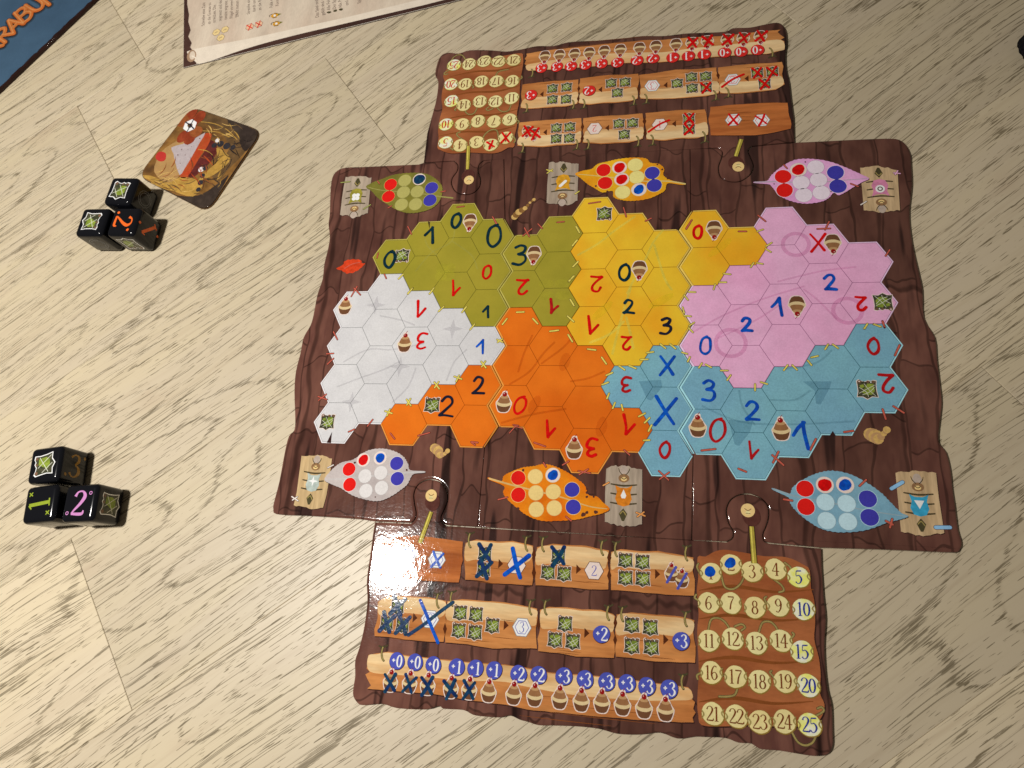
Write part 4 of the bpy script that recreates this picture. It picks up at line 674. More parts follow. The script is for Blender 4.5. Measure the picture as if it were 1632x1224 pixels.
    ltop = [zl(190, 632), zl(260, 618), zl(350, 605), zl(500, 635), zl(640, 650), zl(800, 668), zl(1000, 688), zl(1300, 708), zm(0, 735), zm(200, 775), zm(550, 800), zm(900, 840), zm(1100, 865), zm(1220, 880), zm(1310, 895), zm(1340, 930), zm(1335, 985)]
    lrest = [zm(1365, 1015), zm(1350, 1070), zm(1370, 1100), zm(1345, 1140), zm(1355, 1180), zm(1100, 1175), zm(800, 1150), zm(400, 1115), zm(0, 1075), zl(1300, 1035), zl(1000, 1000), zl(700, 945), zl(400, 925), zl(180, 905), zl(210, 880), zl(165, 790), zl(200, 770), zl(175, 740)]
    llow = [zm(1200, 1000), zm(900, 1000), zm(400, 960), zm(0, 890), zl(1300, 850), zl(1000, 840), zl(700, 815), zl(400, 790), zl(200, 765)]
    long_ = sign((0, 0, 1), ltop + lrest, [(x, y + 1.5) for x, y in ltop] + llow)
    sign_of = lambda i: SG[i]
    # dark wedges between neighbouring signs
    for zz, x, y in ((ZJ, 1047, 900), (ZJ, 1047, 1030), (ZJ, 503, 880), (ZJ, 503, 1010), (ZL, 812, 420), (ZL, 1572, 380), (ZM, 718, 370), (ZM, 716, 510)):
        mb = MB(); mb.poly(G(zz, [(x, y - 50), (x + 16, y), (x, y + 50), (x - 16, y)]), T + .06, 'sign_edge'); put('dark_wedge', mb, board)
    # vine hooks
    for i, (zz, x, y) in enumerate(((ZJ, 40, 775), (ZJ, 450, 800), (ZJ, 570, 805), (ZJ, 997, 830), (ZJ, 1097, 840), (ZJ, 1605, 870), (ZL, 755, 190), (ZL, 868, 175), (ZL, 1508, 245), (ZM, 152, 245), (ZM, 660, 290), (ZM, 775, 300), (ZM, 1292, 340), (ZL, 308, 620), (ZM, 1265, 850))):
        q = zz[2] / 5.1; mb = MB()
        mb.ribbon([(*p, .75) for p in G(zz, [(x - 30 * q, y - 62 * q), (x + 2, y - 50 * q), (x + 35 * q, y - 66 * q)])], T + .10, 'vine_dark', sub=3); mb.ribbon([(*p, .6) for p in G(zz, [(x - 18 * q, y - 40 * q), (x + 8 * q, y - 62 * q)])], T + .112, 'vine_dark', sub=1)
        mb.ribbon([(*p, .95) for p in G(zz, [(x, y - 52 * q), (x - 10 * q, y - 10 * q), (x - 6 * q, y + 35 * q), (x + 6 * q, y + 58 * q)])], T + .125, 'vine_dark', sub=5); mb.ribbon([(*p, .62) for p in G(zz, [(x, y - 50 * q), (x - 10 * q, y - 10 * q), (x - 6 * q, y + 33 * q), (x + 4 * q, y + 54 * q)])], T + .14, 'vine', sub=5)
        put('vine_hook', mb, board)
    def web(i, x, y, mark=None, sd=0):
        o = icon(WEB, 'web_icon', SG[i], g(x, y), rot, .93, T + .09)
        if mark:
            mb = MB(); hand(mb, 'X', g(x, y), 8.2 if not top else 6.8, T + .22, ink, random.uniform(-.2, .2), 1.9 if not top else 1.25, seed=sd); put('marker_cross', mb, o)
    def arrow(i, x, y):
        c = g(x, y); s = -1 if top else 1; mb = MB(); mb.poly([(c[0] - 1.0 * s, c[1] + 2.1), (c[0] + 1.2 * s, c[1]), (c[0] - 1.0 * s, c[1] - 2.1)], T + .09, 'sign_edge'); put('arrow', mb, SG[i])
    def hexsym(i, x, y, txt=None, ring=True, pale=False, r=4.2):
        c = g(x, y); mb = MB()
        def hx(q): return [(c[0] + q * math.cos(R_(60 * k)), c[1] + q * math.sin(R_(60 * k))) for k in range(6)]
        mb.poly(hx(r + .3), T + .085, 'sign_edge' if pale else 'whiteL'); mb.poly(hx(r), T + .10, 'print_pale' if pale else 'print_white')
        if ring: mb.poly(hx(r * .78), T + .112, bon if not pale else 'whiteL'); mb.poly(hx(r * .71), T + .124, 'print_white' if not pale else 'print_pale')
        if txt: serif(mb, txt, c, 4.6, T + .14, bon, rot, wmul=.7)
        return put('hex_symbol', mb, SG[i])
    def bonus(parent, x, y, txt, sd):
        c = g(x, y); mb = MB(); mb.disc((c[0] + .12, c[1] - .15), 3.85, T + .085, 'shade_line', n=22, wob=.02, seed=sd); mb.disc(c, 3.65, T + .10, bon, n=22, wob=.02, seed=sd)
        serif(mb, '+', (c[0] - (1.6 if not top else -1.6), c[1] + (.2 if not top else -.2)), 4.4, T + .115, 'print_white', rot, wmul=1.3); serif(mb, txt, (c[0] + (1.2 if not top else -1.2), c[1]), 5.4, T + .14, 'print_white', rot, wmul=1.15)
        put('bonus_disc', mb, parent)
    def cup(parent, x, y, mark=None, sd=0, sc=.82):
        o = icon(CUP, 'cupcake', parent, g(x, y), rot, sc, T + .17)
        if mark:
            mb = MB(); hand(mb, 'X', g(x - 1, y + 1), 7.2, T + .27, mark, random.uniform(-.25, .25), 1.5, seed=sd); put('marker_cross', mb, o)
    def mark(parent, ch, x, y, h, w, mat, ro=0.0, sd=0):
        mb = MB(); hand(mb, ch, g(x, y), h, T + .24, mat, ro, w, seed=sd); put('marker_cross', mb, parent)
    def slash(parent, pts, w, mat):
        mb = MB(); mb.ribbon([(*g(*p), w) for p in pts], T + .24, mat, sub=4); put('marker_stroke', mb, parent)
    h1 = hexsym(0, 651.6, 884); h2 = hexsym(0, 696.2, 891.9)
    mark(h1, 'X', 651.6, 884, 6.6, 1.1, ink2, .2, 3); mark(h2, 'X', 696.5, 892.5, 7.2, 1.2, ink2, -.1, 4)
    web(1, 773, 882, True, 1); web(1, 771, 907, True, 2); arrow(1, 797.8, 898.5); h = hexsym(1, 823.4, 900.7, '1', False, True)
    if top: slash(h, [(806, 908), (824, 901), (845, 886)], 1.2, ink2)
    else: mark(h, 'X', 823, 899, 12, 2.0, ink2, -.25, 6)
    web(2, 890, 886.3, not top, 3); web(2, 873.5, 911.7); web(2, 899.3, 914); arrow(2, 922, 907.3); hexsym(2, 946.7, 909.5, '2', False, True)
    for x, y in ((997, 892.5), (1024, 895), (997, 920.5), (1024.6, 922)): web(3, x, y)
    arrow(3, 1047.7, 915); cup(SG[3], 1070, 914, None, sc=.78); cup(SG[3], 1087, 923.5, None, sc=.78)
    if top: mark(SG[3], 'X', 1069, 914, 7, 1.5, ink2, .2, 8); mark(SG[3], 'X', 1086, 923, 7, 1.5, ink2, -.1, 9)
    else:
        for x, y in ((1070, 916), (1087, 926)): slash(SG[3], [(x - 7, y + 12), (x, y), (x + 7, y - 12)], 1.1, 'indigo')
    web(4, 633.9, 966, True, 11); web(4, 616.7, 992.5, True, 12); web(4, 641.8, 995.5, True, 13); arrow(4, 661.4, 984.7); h = hexsym(4, 685.3, 986.7, '2')
    if top: slash(h, [(665, 996), (686, 987), (706, 972)], 1.3, ink2)
    else:
        slash(h, [(670, 957), (680, 980), (688, 1000), (698, 1024)], 1.5, 'ink_blue'); slash(h, [(651, 1012), (676, 995), (700, 976), (722, 960)], 1.6, 'ink_navy')
    for k, (x, y) in enumerate(((733.7, 975.9), (758.8, 978.8), (731.4, 1004.3), (757.3, 1007.3), (784.9, 996.5))): web(5, x, y, top and k == 0, 14)
    arrow(5, 806.5, 996.5); hexsym(5, 831.8, 999.8, '3')
    for x, y in ((900.8, 993.5), (884.7, 1019), (913, 1022)): web(6, x, y)
    arrow(6, 935, 1009); bonus(SG[6], 958.6, 1010.6, '2', 1)
    for x, y in ((1007, 995.5), (1036.7, 999.4), (1007, 1028.8), (1038, 1030.8)): web(7, x, y)
    arrow(7, 1061, 1019.4); bonus(SG[7], 1085.5, 1021.6, '3', 2)
    DS = [(632.7, 1053.3, '0'), (661.8, 1055.3, '0'), (690.8, 1059.6, '0'), (728, 1063, '1'), (757.8, 1065, '1'), (787.6, 1068, '1'), (826.5, 1074, '2'), (858.5, 1075.7, '2'), (898.8, 1077.8, '3'), (932.5, 1082.7, '3'), (967, 1086.3, '3'), (999.2, 1089, '3'), (1031, 1094, '3'), (1066.5, 1098, '3')]
    for k, (x, y, t_) in enumerate(DS): bonus(long_, x, y, t_, 10 + k)
    CS = [(622.5, 1087), (653, 1089), (681.8, 1092), (718.6, 1097), (748, 1099), (778.8, 1103), (818.6, 1107), (852, 1109.5), (892, 1113.5), (926.3, 1117.5), (959, 1119.5), (992, 1123.5), (1026.3, 1128), (1060.6, 1132)]
    for k, (x, y) in enumerate(CS): cup(long_, x, y, ink if k < 5 else None, 30 + k, .93)
player_print(blub, False); player_print(redb, True)

# ------------------------------------------------------------------ dice
m, nt, bs = newmat('die_black'); bs.inputs['Base Color'].default_value = (0.006, 0.0065, 0.009, 1); bs.inputs['Roughness'].default_value = 0.14; bs.inputs['Specular IOR Level'].default_value = 0.32; DIE = m
for k, c in (('die_orange', (232, 104, 40)), ('die_lime', (140, 156, 50)), ('die_pink', (194, 132, 186)), ('die_gold', (150, 112, 44)), ('die_grey', (110, 112, 116))): pm(k, c, 0.9, 0.15, scale=600, bump=0)
D = 19.7
bm = bmesh.new(); bmesh.ops.create_cube(bm, size=D * MM)
bmesh.ops.bevel(bm, geom=bm.edges[:] + bm.verts[:], offset=2.7 * MM, segments=6, profile=0.5, affect='EDGES')
DIEME = bpy.data.meshes.new('die_body'); bm.to_mesh(DIEME); bm.free(); DIEME.materials.append(DIE); DIEME.polygons.foreach_set('use_smooth', [True] * len(DIEME.polygons))
try: DIEME.set_sharp_from_angle(angle=R_(60))
except Exception: pass
WEBD = None
def die_web():
    mb = MB(); o = [(-3.7, 3.2), (-2.9, 3.9), (-1.8, 3.3), (-.6, 3.0), (.6, 3.6), (1.4, 3.2), (2.4, 3.7), (3.6, 3.4), (3.3, 1.4), (3.4, -1.2), (3.8, -3.4), (1.6, -3.2), (-.2, -4.3), (-1.8, -3.3), (-3.9, -3.3), (-3.4, -1.0), (-3.5, 1.2)]
    mb.poly([(x * 1.6, y * 1.6) for x, y in o], 0, 'print_white'); mb.poly([(x * 1.46, y * 1.46) for x, y in o], .012, 'web_dark')
    mb.poly([(x * 1.5, y * 1.5) for x, y in [(-1.2, -.2), (.2, 2.2), (2.4, 2.0), (2.6, -.8), (1.5, -2.3), (-.6, -2.4), (-1.9, -1.4)]], .024, 'web_green')
    for i, (a, b) in enumerate((((-4.6, -2.6), (4.4, 2.6)), ((-1.4, 3.6), (4.4, -4.4)), ((-4.4, 1.2), (0, -5)))): mb.ribbon([(*a, .3), (*b, .3)], .036 + i * .006, 'web_line', sub=1, caps=False)
    for i, (x, y, r) in enumerate(((-4.1, 4.5, 1.0), (.6, 4.4, .7), (4.0, 4.3, .8))): mb.disc((x, y), r, .06 + i * .004, 'nut', n=9)
    return mb.mesh('web_print')
WEBD = die_web()
def digit_mesh(ch, mat, extra):
    mb = MB(); serif(mb, ch, (0, 0), 12.5, 0, mat, wmul=1.25, sx=1.15)
    for i, (x, y) in enumerate(((5.8, 5.2), (-5.6, -5.4))):
        if extra == 'ring': mb.ribbon([(x + .75 * math.cos(R_(a)), y + .75 * math.sin(R_(a)), .4) for a in range(0, 361, 40)], .03, mat, sub=2, caps=False)
        elif extra == 'x': mb.ribbon([(x - .8, y - .8, .6), (x + .8, y + .8, .6)], .03, mat, sub=1); mb.ribbon([(x - .8, y + .8, .6), (x + .8, y - .8, .6)], .045, mat, sub=1)
        elif extra == 'dot': mb.disc((x, y), .9, .03, mat, n=10, wob=.06)
    return mb.mesh('digit_print')
def ring_mesh():
    mb = MB()
    for r in (5.2, 3.9): mb.ribbon([(r * math.cos(R_(a)), r * math.sin(R_(a)), .35) for a in range(0, 361, 20)], .0, 'die_grey', sub=1, caps=False)
    return mb.mesh('ring_print')
RING = ring_mesh()
def die(x, y, rz, label, faces):
    o = thing('die', label, 'die', (x, y, 0), 'black game dice'); o.rotation_euler = (0, 0, R_(rz))
    b = bpy.data.objects.new('cube', DIEME); COL.objects.link(b); b.parent = o; b.location = (0, 0, D / 2 * MM)
    for side, me, ang in faces:
        q = bpy.data.objects.new('face_print', me); COL.objects.link(q); q.parent = o; h = (D / 2 + .03) * MM
        rt = {'top': Matrix.Identity(4), 'right': Matrix.Rotation(R_(90), 4, 'Z') @ Matrix.Rotation(R_(90), 4, 'X'), 'front': Matrix.Rotation(R_(90), 4, 'X')}[side]
        q.matrix_basis = Matrix.Translation((0, 0, D / 2 * MM)) @ rt @ Matrix.Translation((0, 0, h)) @ Matrix.Rotation(R_(ang), 4, 'Z')
die(-267.6, -53.2, 8.5, 'black die showing a green web tile beside the lime one, leftmost lower group', [('top', WEBD, 98), ('right', digit_mesh('3', 'die_gold', 'dot'), -90)])
die(-263.4, -73.9, 8.5, 'black die with a lime green number one on top', [('top', digit_mesh('1', 'die_lime', 'x'), 95)])
die(-239.4, -72.3, 6.0, 'black die with a pink number two on top', [('top', digit_mesh('2', 'die_pink', 'ring'), -4), ('right', WEBD, 0)])
die(-271.6, 117.8, -4, 'black die touching the picture tile, green web tile on top', [('top', WEBD, -4), ('right', RING, 0)])
die(-285.4, 96.4, -2, 'black die with green web tile left of the orange numbered one', [('top', WEBD, -92), ('front', RING, 0)])
die(-262.6, 95.6, -2.5, 'black die with an orange number two lying sideways on top', [('top', digit_mesh('2', 'die_orange', 'dot'), -92), ('right', digit_mesh('1', 'die_orange', 'dot'), 45), ('front', WEBD, 180)])

# ------------------------------------------------------------------ square picture tile
tile = thing('picture_tile', 'square picture tile with red flower and dark ants beside the dice', 'tile', (-240, 155, 0)); TZ = 1.7
def ZT(pts): return Z(*ZO, pts, TZ)
def rounded(pts, r, n=6):
    out = []; k = len(pts)
    for i in range(k):
        a, b, c = pts[i - 1], pts[i], pts[(i + 1) % k]; la, lc = math.dist(a, b), math.dist(b, c)
        p = (b[0] + (a[0] - b[0]) / la * r, b[1] + (a[1] - b[1]) / la * r); q = (b[0] + (c[0] - b[0]) / lc * r, b[1] + (c[1] - b[1]) / lc * r)
        for j in range(n + 1): t_ = j / n; out.append(tuple((1 - t_) ** 2 * p[d] + 2 * t_ * (1 - t_) * b[d] + t_ * t_ * q[d] for d in (0, 1)))
    return out
pm('art_gold', (150, 108, 56), 0.95, 0.4, scale=160, tint=(92, 64, 40), tscale=60, tamt=0.9); pm('art_dark', (56, 46, 42), 0.9, 0.4, scale=200, tint=(84, 72, 60), tscale=60); pm('art_umber', (110, 84, 54), 0.9, 0.4, scale=200, tint=(70, 54, 40), tscale=60); pm('art_flower', (152, 68, 42), 0.95, 0.35, scale=300, tint=(130, 48, 28), tscale=120); pm('art_white', (182, 170, 172), 0.95, 0.15, scale=500); pm('art_flame', (174, 78, 42), 0.95, 0.2, scale=300, tint=(190, 50, 30), tscale=140); pm('art_glow', (176, 138, 88), 0.95, 0.2, scale=120); pm('art_red', (186, 56, 50), 0.95, 0.2); pm('art_maroon', (96, 42, 40), 0.9, 0.4, scale=250); pm('art_rust', (150, 84, 46), 0.95, 0.4, scale=300); pm('art_ant', (52, 50, 56), 0.95, 0.4, scale=400); pm('art_straw', (184, 144, 70), 0.95, 0.35, scale=300); pm('tile_edge', (40, 34, 32), 0.9, 0.2)
OUT = ZT([(930, 88), (1440, 262), (1042, 850), (540, 592)])
put('cardboard', tile_body(tagpts(rounded(OUT, 9), 'tile_edge'), 0.1, TZ, .45, 'art_gold', 0.0), tile)
RIM = inset(rounded(OUT, 9), 0.5) if sum(OUT[i - 1][0] * OUT[i][1] - OUT[i][0] * OUT[i - 1][1] for i in range(4)) > 0 else inset(rounded(OUT[::-1], 9), 0.5)
def clip(P):
    for i in range(len(RIM)):
        a, b = RIM[i - 1], RIM[i]
        if math.dist(a, b) < 1e-6: continue
        side = lambda p: (b[0] - a[0]) * (p[1] - a[1]) - (b[1] - a[1]) * (p[0] - a[0])
        out = []
        for j in range(len(P)):
            p, q = P[j - 1], P[j]; sp, sq = side(p), side(q)
            if (sp >= 0) != (sq >= 0): t_ = sp / (sp - sq); out.append((p[0] + (q[0] - p[0]) * t_, p[1] + (q[1] - p[1]) * t_))
            if sq >= 0: out.append(q)
        P = out
        if not P: return P
    return P
def inside(p): return all((RIM[i][0] - RIM[i - 1][0]) * (p[1] - RIM[i - 1][1]) - (RIM[i][1] - RIM[i - 1][1]) * (p[0] - RIM[i - 1][0]) >= 0 for i in range(len(RIM)))
def art(name, pts, z, mat, smooth=3):
    mb = MB(); P = ZT(pts); mb.poly(clip(crom(P, smooth, True) if smooth > 1 else P), TZ + z, mat); put(name, mb, tile)
art('sky_patch', [(1060, 135), (1390, 255), (1405, 300), (1300, 440), (1180, 560), (1120, 640), (1080, 560), (1200, 400), (1130, 260), (1010, 200)], .015, 'art_umber')
art('dark_corner', [(1190, 185), (1390, 256), (1405, 300), (1330, 410), (1290, 380), (1260, 290)], .025, 'art_dark'); art('dark_corner', [(760, 722), (900, 740), (1010, 720), (1130, 640), (1200, 590), (1060, 818), (1020, 825), (900, 780)], .025, 'art_dark')
art('glow', [(770, 370), (900, 330), (860, 560), (760, 640), (660, 560), (700, 440)], .02, 'art_glow')
art('flame_band', [(1030, 285), (1075, 290), (1050, 370), (1000, 440), (940, 540), (890, 605), (845, 590), (900, 500), (960, 400), (1000, 320)], .045, 'art_flame'); art('maroon_band', [(1070, 330), (1120, 400), (1060, 500), (960, 590), (890, 605), (960, 500), (1020, 420)], .035, 'art_maroon')
art('snow_patch', [(1030, 278), (990, 350), (940, 440), (880, 540), (845, 585), (815, 500), (800, 430), (785, 385), (870, 360), (940, 330)], .055, 'art_white', 2)
for i, (x, y, r) in enumerate(((990, 320, .5), (900, 355, .35), (860, 400, .4), (885, 440, .3), (832, 440, .5), (930, 380, .3), (850, 500, .3), (905, 400, .25))):
    mb = MB(); mb.disc(ZT([(x, y)])[0], r, TZ + .07, 'art_maroon', n=8); put('fleck', mb, tile)
art('red_ball', [(680, 430), (710, 415), (745, 430), (740, 475), (705, 487), (672, 465)], .05, 'art_red')
fx, fy = 935, 215
for i, (dx, dy, rx) in enumerate(((-40, -75, 10), (55, -50, 9), (75, 5, 0), (-70, -15, 10), (-65, 95, 10), (-20, 110, 10), (30, 60, 8), (-100, 55, 0), (0, -95, 6))):
    if rx == 0: continue
    mb = MB(); mb.disc(ZT([(fx + dx * .95, fy + dy * .95)])[0], 5.2, TZ + .08 + i * .006, 'art_flower', ry=4.2, rot=i, n=16, wob=.05, seed=i); mb2 = MB(); mb2.poly(clip([(v[0], v[1]) for v in mb.v]), TZ + .08 + i * .006, 'art_flower' if i % 3 else 'art_rust'); put('petal', mb2, tile)
mb = MB(); mb.disc(ZT([(fx - 10, fy)])[0], 5.5, TZ + .075, 'art_flower', n=16); put('petal', mb, tile)
mb = MB(); c = ZT([(920, 228)])[0]; mb.poly([(c[0] + 5.1 * math.cos(R_(60 * k + 25)), c[1] + 5.1 * math.sin(R_(60 * k + 25))) for k in range(6)], TZ + .145, 'print_white'); mb.disc(c, 1.9, TZ + .155, 'art_umber', n=12, wob=.1); hx = put('hex_symbol', mb, tile)
mb = MB(); hand(mb, 'X', c, 8.6, TZ + .17, 'ink_black', .35, .8, seed=5); put('marker_cross', mb, hx)
def ant(parts, legs, z0):
    mb = MB()
    for i, (x, y, r) in enumerate(parts): mb.disc(ZT([(x, y)])[0], r, TZ + z0 + .006 * i, 'art_ant' if i else 'empty_white', n=12)
    for k, l in enumerate(legs): mb.ribbon([(*p, .5) for p in ZT(l)], TZ + z0 + .04 + k * .006, 'art_dark', sub=4)
    put('ant_drawing', mb, tile)
art('straw', [(1110, 390), (1160, 410), (1210, 470), (1150, 540), (1060, 600), (980, 620), (1060, 540), (1120, 480)], .04, 'art_straw'); art('straw', [(850, 600), (960, 615), (1010, 660), (940, 740), (800, 700), (690, 640), (600, 610), (560, 590), (640, 590), (760, 640)], .045, 'art_straw')
ant([(1118, 335, 1.6), (1095, 370, 2.0), (1140, 360, 2.4), (1185, 375, 2.6), (1230, 385, 1.9)], [[(1100, 310), (1080, 300)], [(1150, 395), (1180, 440), (1215, 460)], [(1230, 370), (1280, 350), (1330, 370)], [(1230, 390), (1290, 380), (1335, 330)]], .07)
ant([(1000, 545, 2.0), (1030, 535, 1.8), (1010, 590, 1.8), (995, 640, 1.9), (980, 690, 1.7)], [[(1020, 610), (1100, 620), (1140, 660)], [(1015, 625), (1080, 650), (1120, 690)], [(1030, 620), (1130, 600), (1200, 520), (1220, 470)], [(1000, 520), (1040, 510)]], .07)
for l in ([(1000, 200), (1100, 215), (1190, 260), (1260, 330)], [(1010, 265), (1120, 275), (1200, 310)], [(640, 640), (760, 690), (900, 700)], [(600, 600), (700, 660), (820, 680)], [(1080, 560), (1150, 520), (1210, 460)], [(980, 400), (1040, 410), (1080, 440)]):
    mb = MB(); mb.ribbon([(*p, .55) for p in ZT(l)], TZ + .06, 'art_straw', sub=5); put('straw_line', mb, tile)

pm('art_honey', (214, 176, 104), 0.95, 0.3, scale=300); pm('art_soot', (40, 34, 34), 0.95, 0.4, scale=300)
rr = random.Random(12)
def blade(x, y, ang, L, bend, w, mat, z):
    p = []
    for k in range(4):
        t_ = k / 3; a = R_(ang) + bend * t_; p.append((x + math.cos(a) * L * t_, y - math.sin(a) * L * t_))
    q = ZT(p)
    if not all(inside(v) for v in q): return
    mb = MB(); mb.ribbon([(*q[0], w * .4), (*q[1], w), (*q[2], w * .7), (*q[3], .06)], TZ + z, mat, sub=4, caps=False); put('grass_blade', mb, tile)
k = 0
for area, n, angs, mats in (((600, 600, 960, 720), 26, (-25, 15), ('art_straw', 'art_honey', 'art_umber', 'art_rust')), ((1060, 470, 1190, 700), 18, (30, 80), ('art_straw', 'art_umber', 'art_soot')), ((1010, 200, 1240, 300), 16, (-45, -10), ('art_straw', 'art_honey', 'art_umber')), ((1190, 280, 1330, 420), 12, (-80, 10), ('art_soot', 'art_umber', 'art_dark')), ((660, 520, 800, 620), 10, (-10, 50), ('art_honey', 'art_rust')), ((900, 420, 1060, 600), 14, (-75, -40), ('art_maroon', 'art_rust', 'art_flame'))):
    for i in range(n):
        x, y = rr.uniform(area[0], area[2]), rr.uniform(area[1], area[3])
        if area[0] == 600 and y > 590 + (x - 560) * .28 + 40: y = 600 + (x - 560) * .25
        blade(x, y, rr.uniform(*angs), rr.uniform(50, 110), rr.uniform(-.7, .7), rr.uniform(.35, .9), rr.choice(mats), .06 + k * .0008); k += 1

# ------------------------------------------------------------------ booklets at the top edge
def text_mesh(txt, size, bold=0.0):
    cu = bpy.data.curves.new('t', 'FONT'); cu.body = txt; cu.size = size * MM; cu.offset = bold * MM; cu.resolution_u = 3
    o = bpy.data.objects.new('t', cu); COL.objects.link(o); dg = bpy.context.evaluated_depsgraph_get(); dg.update()
    me = bpy.data.meshes.new_from_object(o.evaluated_get(dg)); bpy.data.objects.remove(o); bpy.data.curves.remove(cu); return me
def text(name, parent, txt, size, p, ang, z, mat, bold=0.0, sx=1.0):
    me = text_mesh(txt, size, bold); me.materials.clear(); me.materials.append(MATS[mat]); o = put(name, me, parent, (p[0], p[1], z), ang); o.matrix_basis = o.matrix_basis @ Matrix.Diagonal((sx, 1, 1, 1)); return o
pm('parchment', (200, 186, 168), 0.74, 0.16, scale=90, scl=(1, .25, 1), tint=(184, 164, 146), tscale=30, tamt=0.8, rough=0.35); pm('parchment_roll', (212, 200, 184), 0.74, 0.1, rough=0.35); pm('parchment_dark', (150, 122, 98), 0.72, 0.2); pm('sheet_border', (70, 48, 42), 0.72, 0.3, scl=(.3, 1, 1), tint=(46, 30, 28)); pm('sheet_text', (96, 80, 72), 0.72, 0.1); pm('paper', (214, 208, 196), 0.75, 0.05)
pm('cover_blue', (56, 80, 102), 0.68, 0.12, scale=60, tint=(46, 68, 90), tscale=22); pm('cover_border', (34, 18, 16), 0.7, 0.4); pm('title_orange', (166, 94, 44), 0.68, 0.2, scale=200, tint=(184, 84, 30), tscale=140); pm('title_light', (180, 120, 70), 0.68, 0.2); pm('title_shadow', (38, 50, 62), 0.62, 0.2); pm('hex_peach', (232, 186, 132), 0.72); pm('hex_pinkish', (238, 170, 140), 0.72)
SZ = 0.9
sheet = thing('rule_sheet', 'beige rule sheet with rolled parchment print and dark edge at the top', 'rule sheet', (-150, 260, 0))
A0 = W(292, 108, SZ); B0 = W(720, 3, SZ); C0 = W(293, 0, SZ)
ub = ((B0[0] - A0[0]), (B0[1] - A0[1])); lb = math.hypot(*ub); ub = (ub[0] / lb, ub[1] / lb); uv = (C0[0] - A0[0], C0[1] - A0[1]); lv = math.hypot(*uv); uv = (uv[0] / lv, uv[1] / lv)
def sh(a, b): return (A0[0] + ub[0] * a + uv[0] * b, A0[1] + ub[1] * a + uv[1] * b)
SW, SH_ = 300, 210
put('paper', tile_body(tagpts([sh(0, 0), sh(SW, 0), sh(SW, SH_), sh(0, SH_)], 'paper'), .1, SZ, .12, 'sheet_border', 0.0), sheet)
def ZS(pts): return Z(*ZP, pts, SZ)
mb = MB(); top_ = [(110, -40), (108, 40), (125, 140), (118, 200), (140, 280), (118, 340), (150, 400), (135, 440), (160, 470), (260, 490), (700, 370), (1200, 280), (1632, 160)]
far = [sh(SW - 8, 14), sh(SW - 8, SH_ - 12), sh(10, SH_ - 12)]
mb.poly(ZS(top_) + [ZS([(2600, -60)])[0]] + far, SZ + .02, 'parchment'); put('parchment_print', mb, sheet)
mb = MB(); mb.poly(crom(ZS([(105, 490), (150, 465), (300, 430), (700, 355), (1200, 245), (1632, 150), (2560, -70), (2570, -20), (1632, 205), (1200, 305), (850, 395), (600, 470), (370, 550), (230, 592), (180, 570)]), 3, True), SZ + .04, 'parchment_roll'); put('parchment_roll', mb, sheet)
mb = MB(); mb.disc(ZS([(148, 520)])[0], 3.6, SZ + .055, 'parchment_dark', ry=5.6, rot=.3, n=18); mb.disc(ZS([(155, 515)])[0], 2.2, SZ + .067, 'parchment', ry=4.0, rot=.3, n=16); mb.ribbon([(*p, .9) for p in ZS([(150, 520), (185, 540), (200, 590)])], SZ + .08, 'parchment_roll', sub=4); put('roll_end', mb, sheet)
tang = math.atan2(uv[1], uv[0])
for x, y, t_ in ((268, 238, 'Schreibe eine Zahl'), (323, 222, 'an die Grenze zu'), (370, 208, 'streichen. Die'), (425, 192, 'angrenzt und das'), (477, 180, 'zweite angrenz'), (530, 168, 'Flügel verwend'), (583, 156, 'Effekt nutzen'), (690, 128, 'Streiche ein'), (742, 108, 'durch und'), (795, 92, 'an die Reihe'), (902, 68, 'Fülle ein'), (958, 52, 'Form aus'), (1330, 160, 'Das Spiel endet'), (1384, 140, 'gefüllt sind und'), (1437, 92, 'Alle Felder'), (1490, 82, 'Der Spieler'), (1545, 70, 'Alle Punkte'), (1605, 48, 'und gewinnt'), (1720, 28, 'Spielende')):
    text('text_line', sheet, t_, 3.5, ZS([(x, y)])[0], tang - .03, SZ + .06, 'sheet_text', sx=.86)
for x, y, mt in ((378, 300, 'hex_peach'), (458, 275, 'hex_peach'), (418, 350, 'hex_peach'), (688, 250, 'hex_pinkish'), (772, 225, 'hex_pinkish')):
    c = ZS([(x, y)])[0]; mb = MB(); r = 3.0
    for q, z_, mm_ in ((r + .3, .045, 'sheet_text'), (r, .06, mt)): mb.poly([(c[0] + q * math.cos(R_(60 * k + 20)), c[1] + q * math.sin(R_(60 * k + 20))) for k in range(6)], SZ + z_, mm_)
    if mt == 'hex_pinkish': hand(mb, 'X', c, 5, SZ + .08, 'ink_red', .4, .7, seed=1)
    else: mb.ribbon([(c[0] - 1, c[1] - .6, .4), (c[0] + .2, c[1] + .2, .4), (c[0] + 1, c[1] + .3, .4)], SZ + .08, 'sheet_text', sub=2)
    put('hex_symbol', mb, sheet)
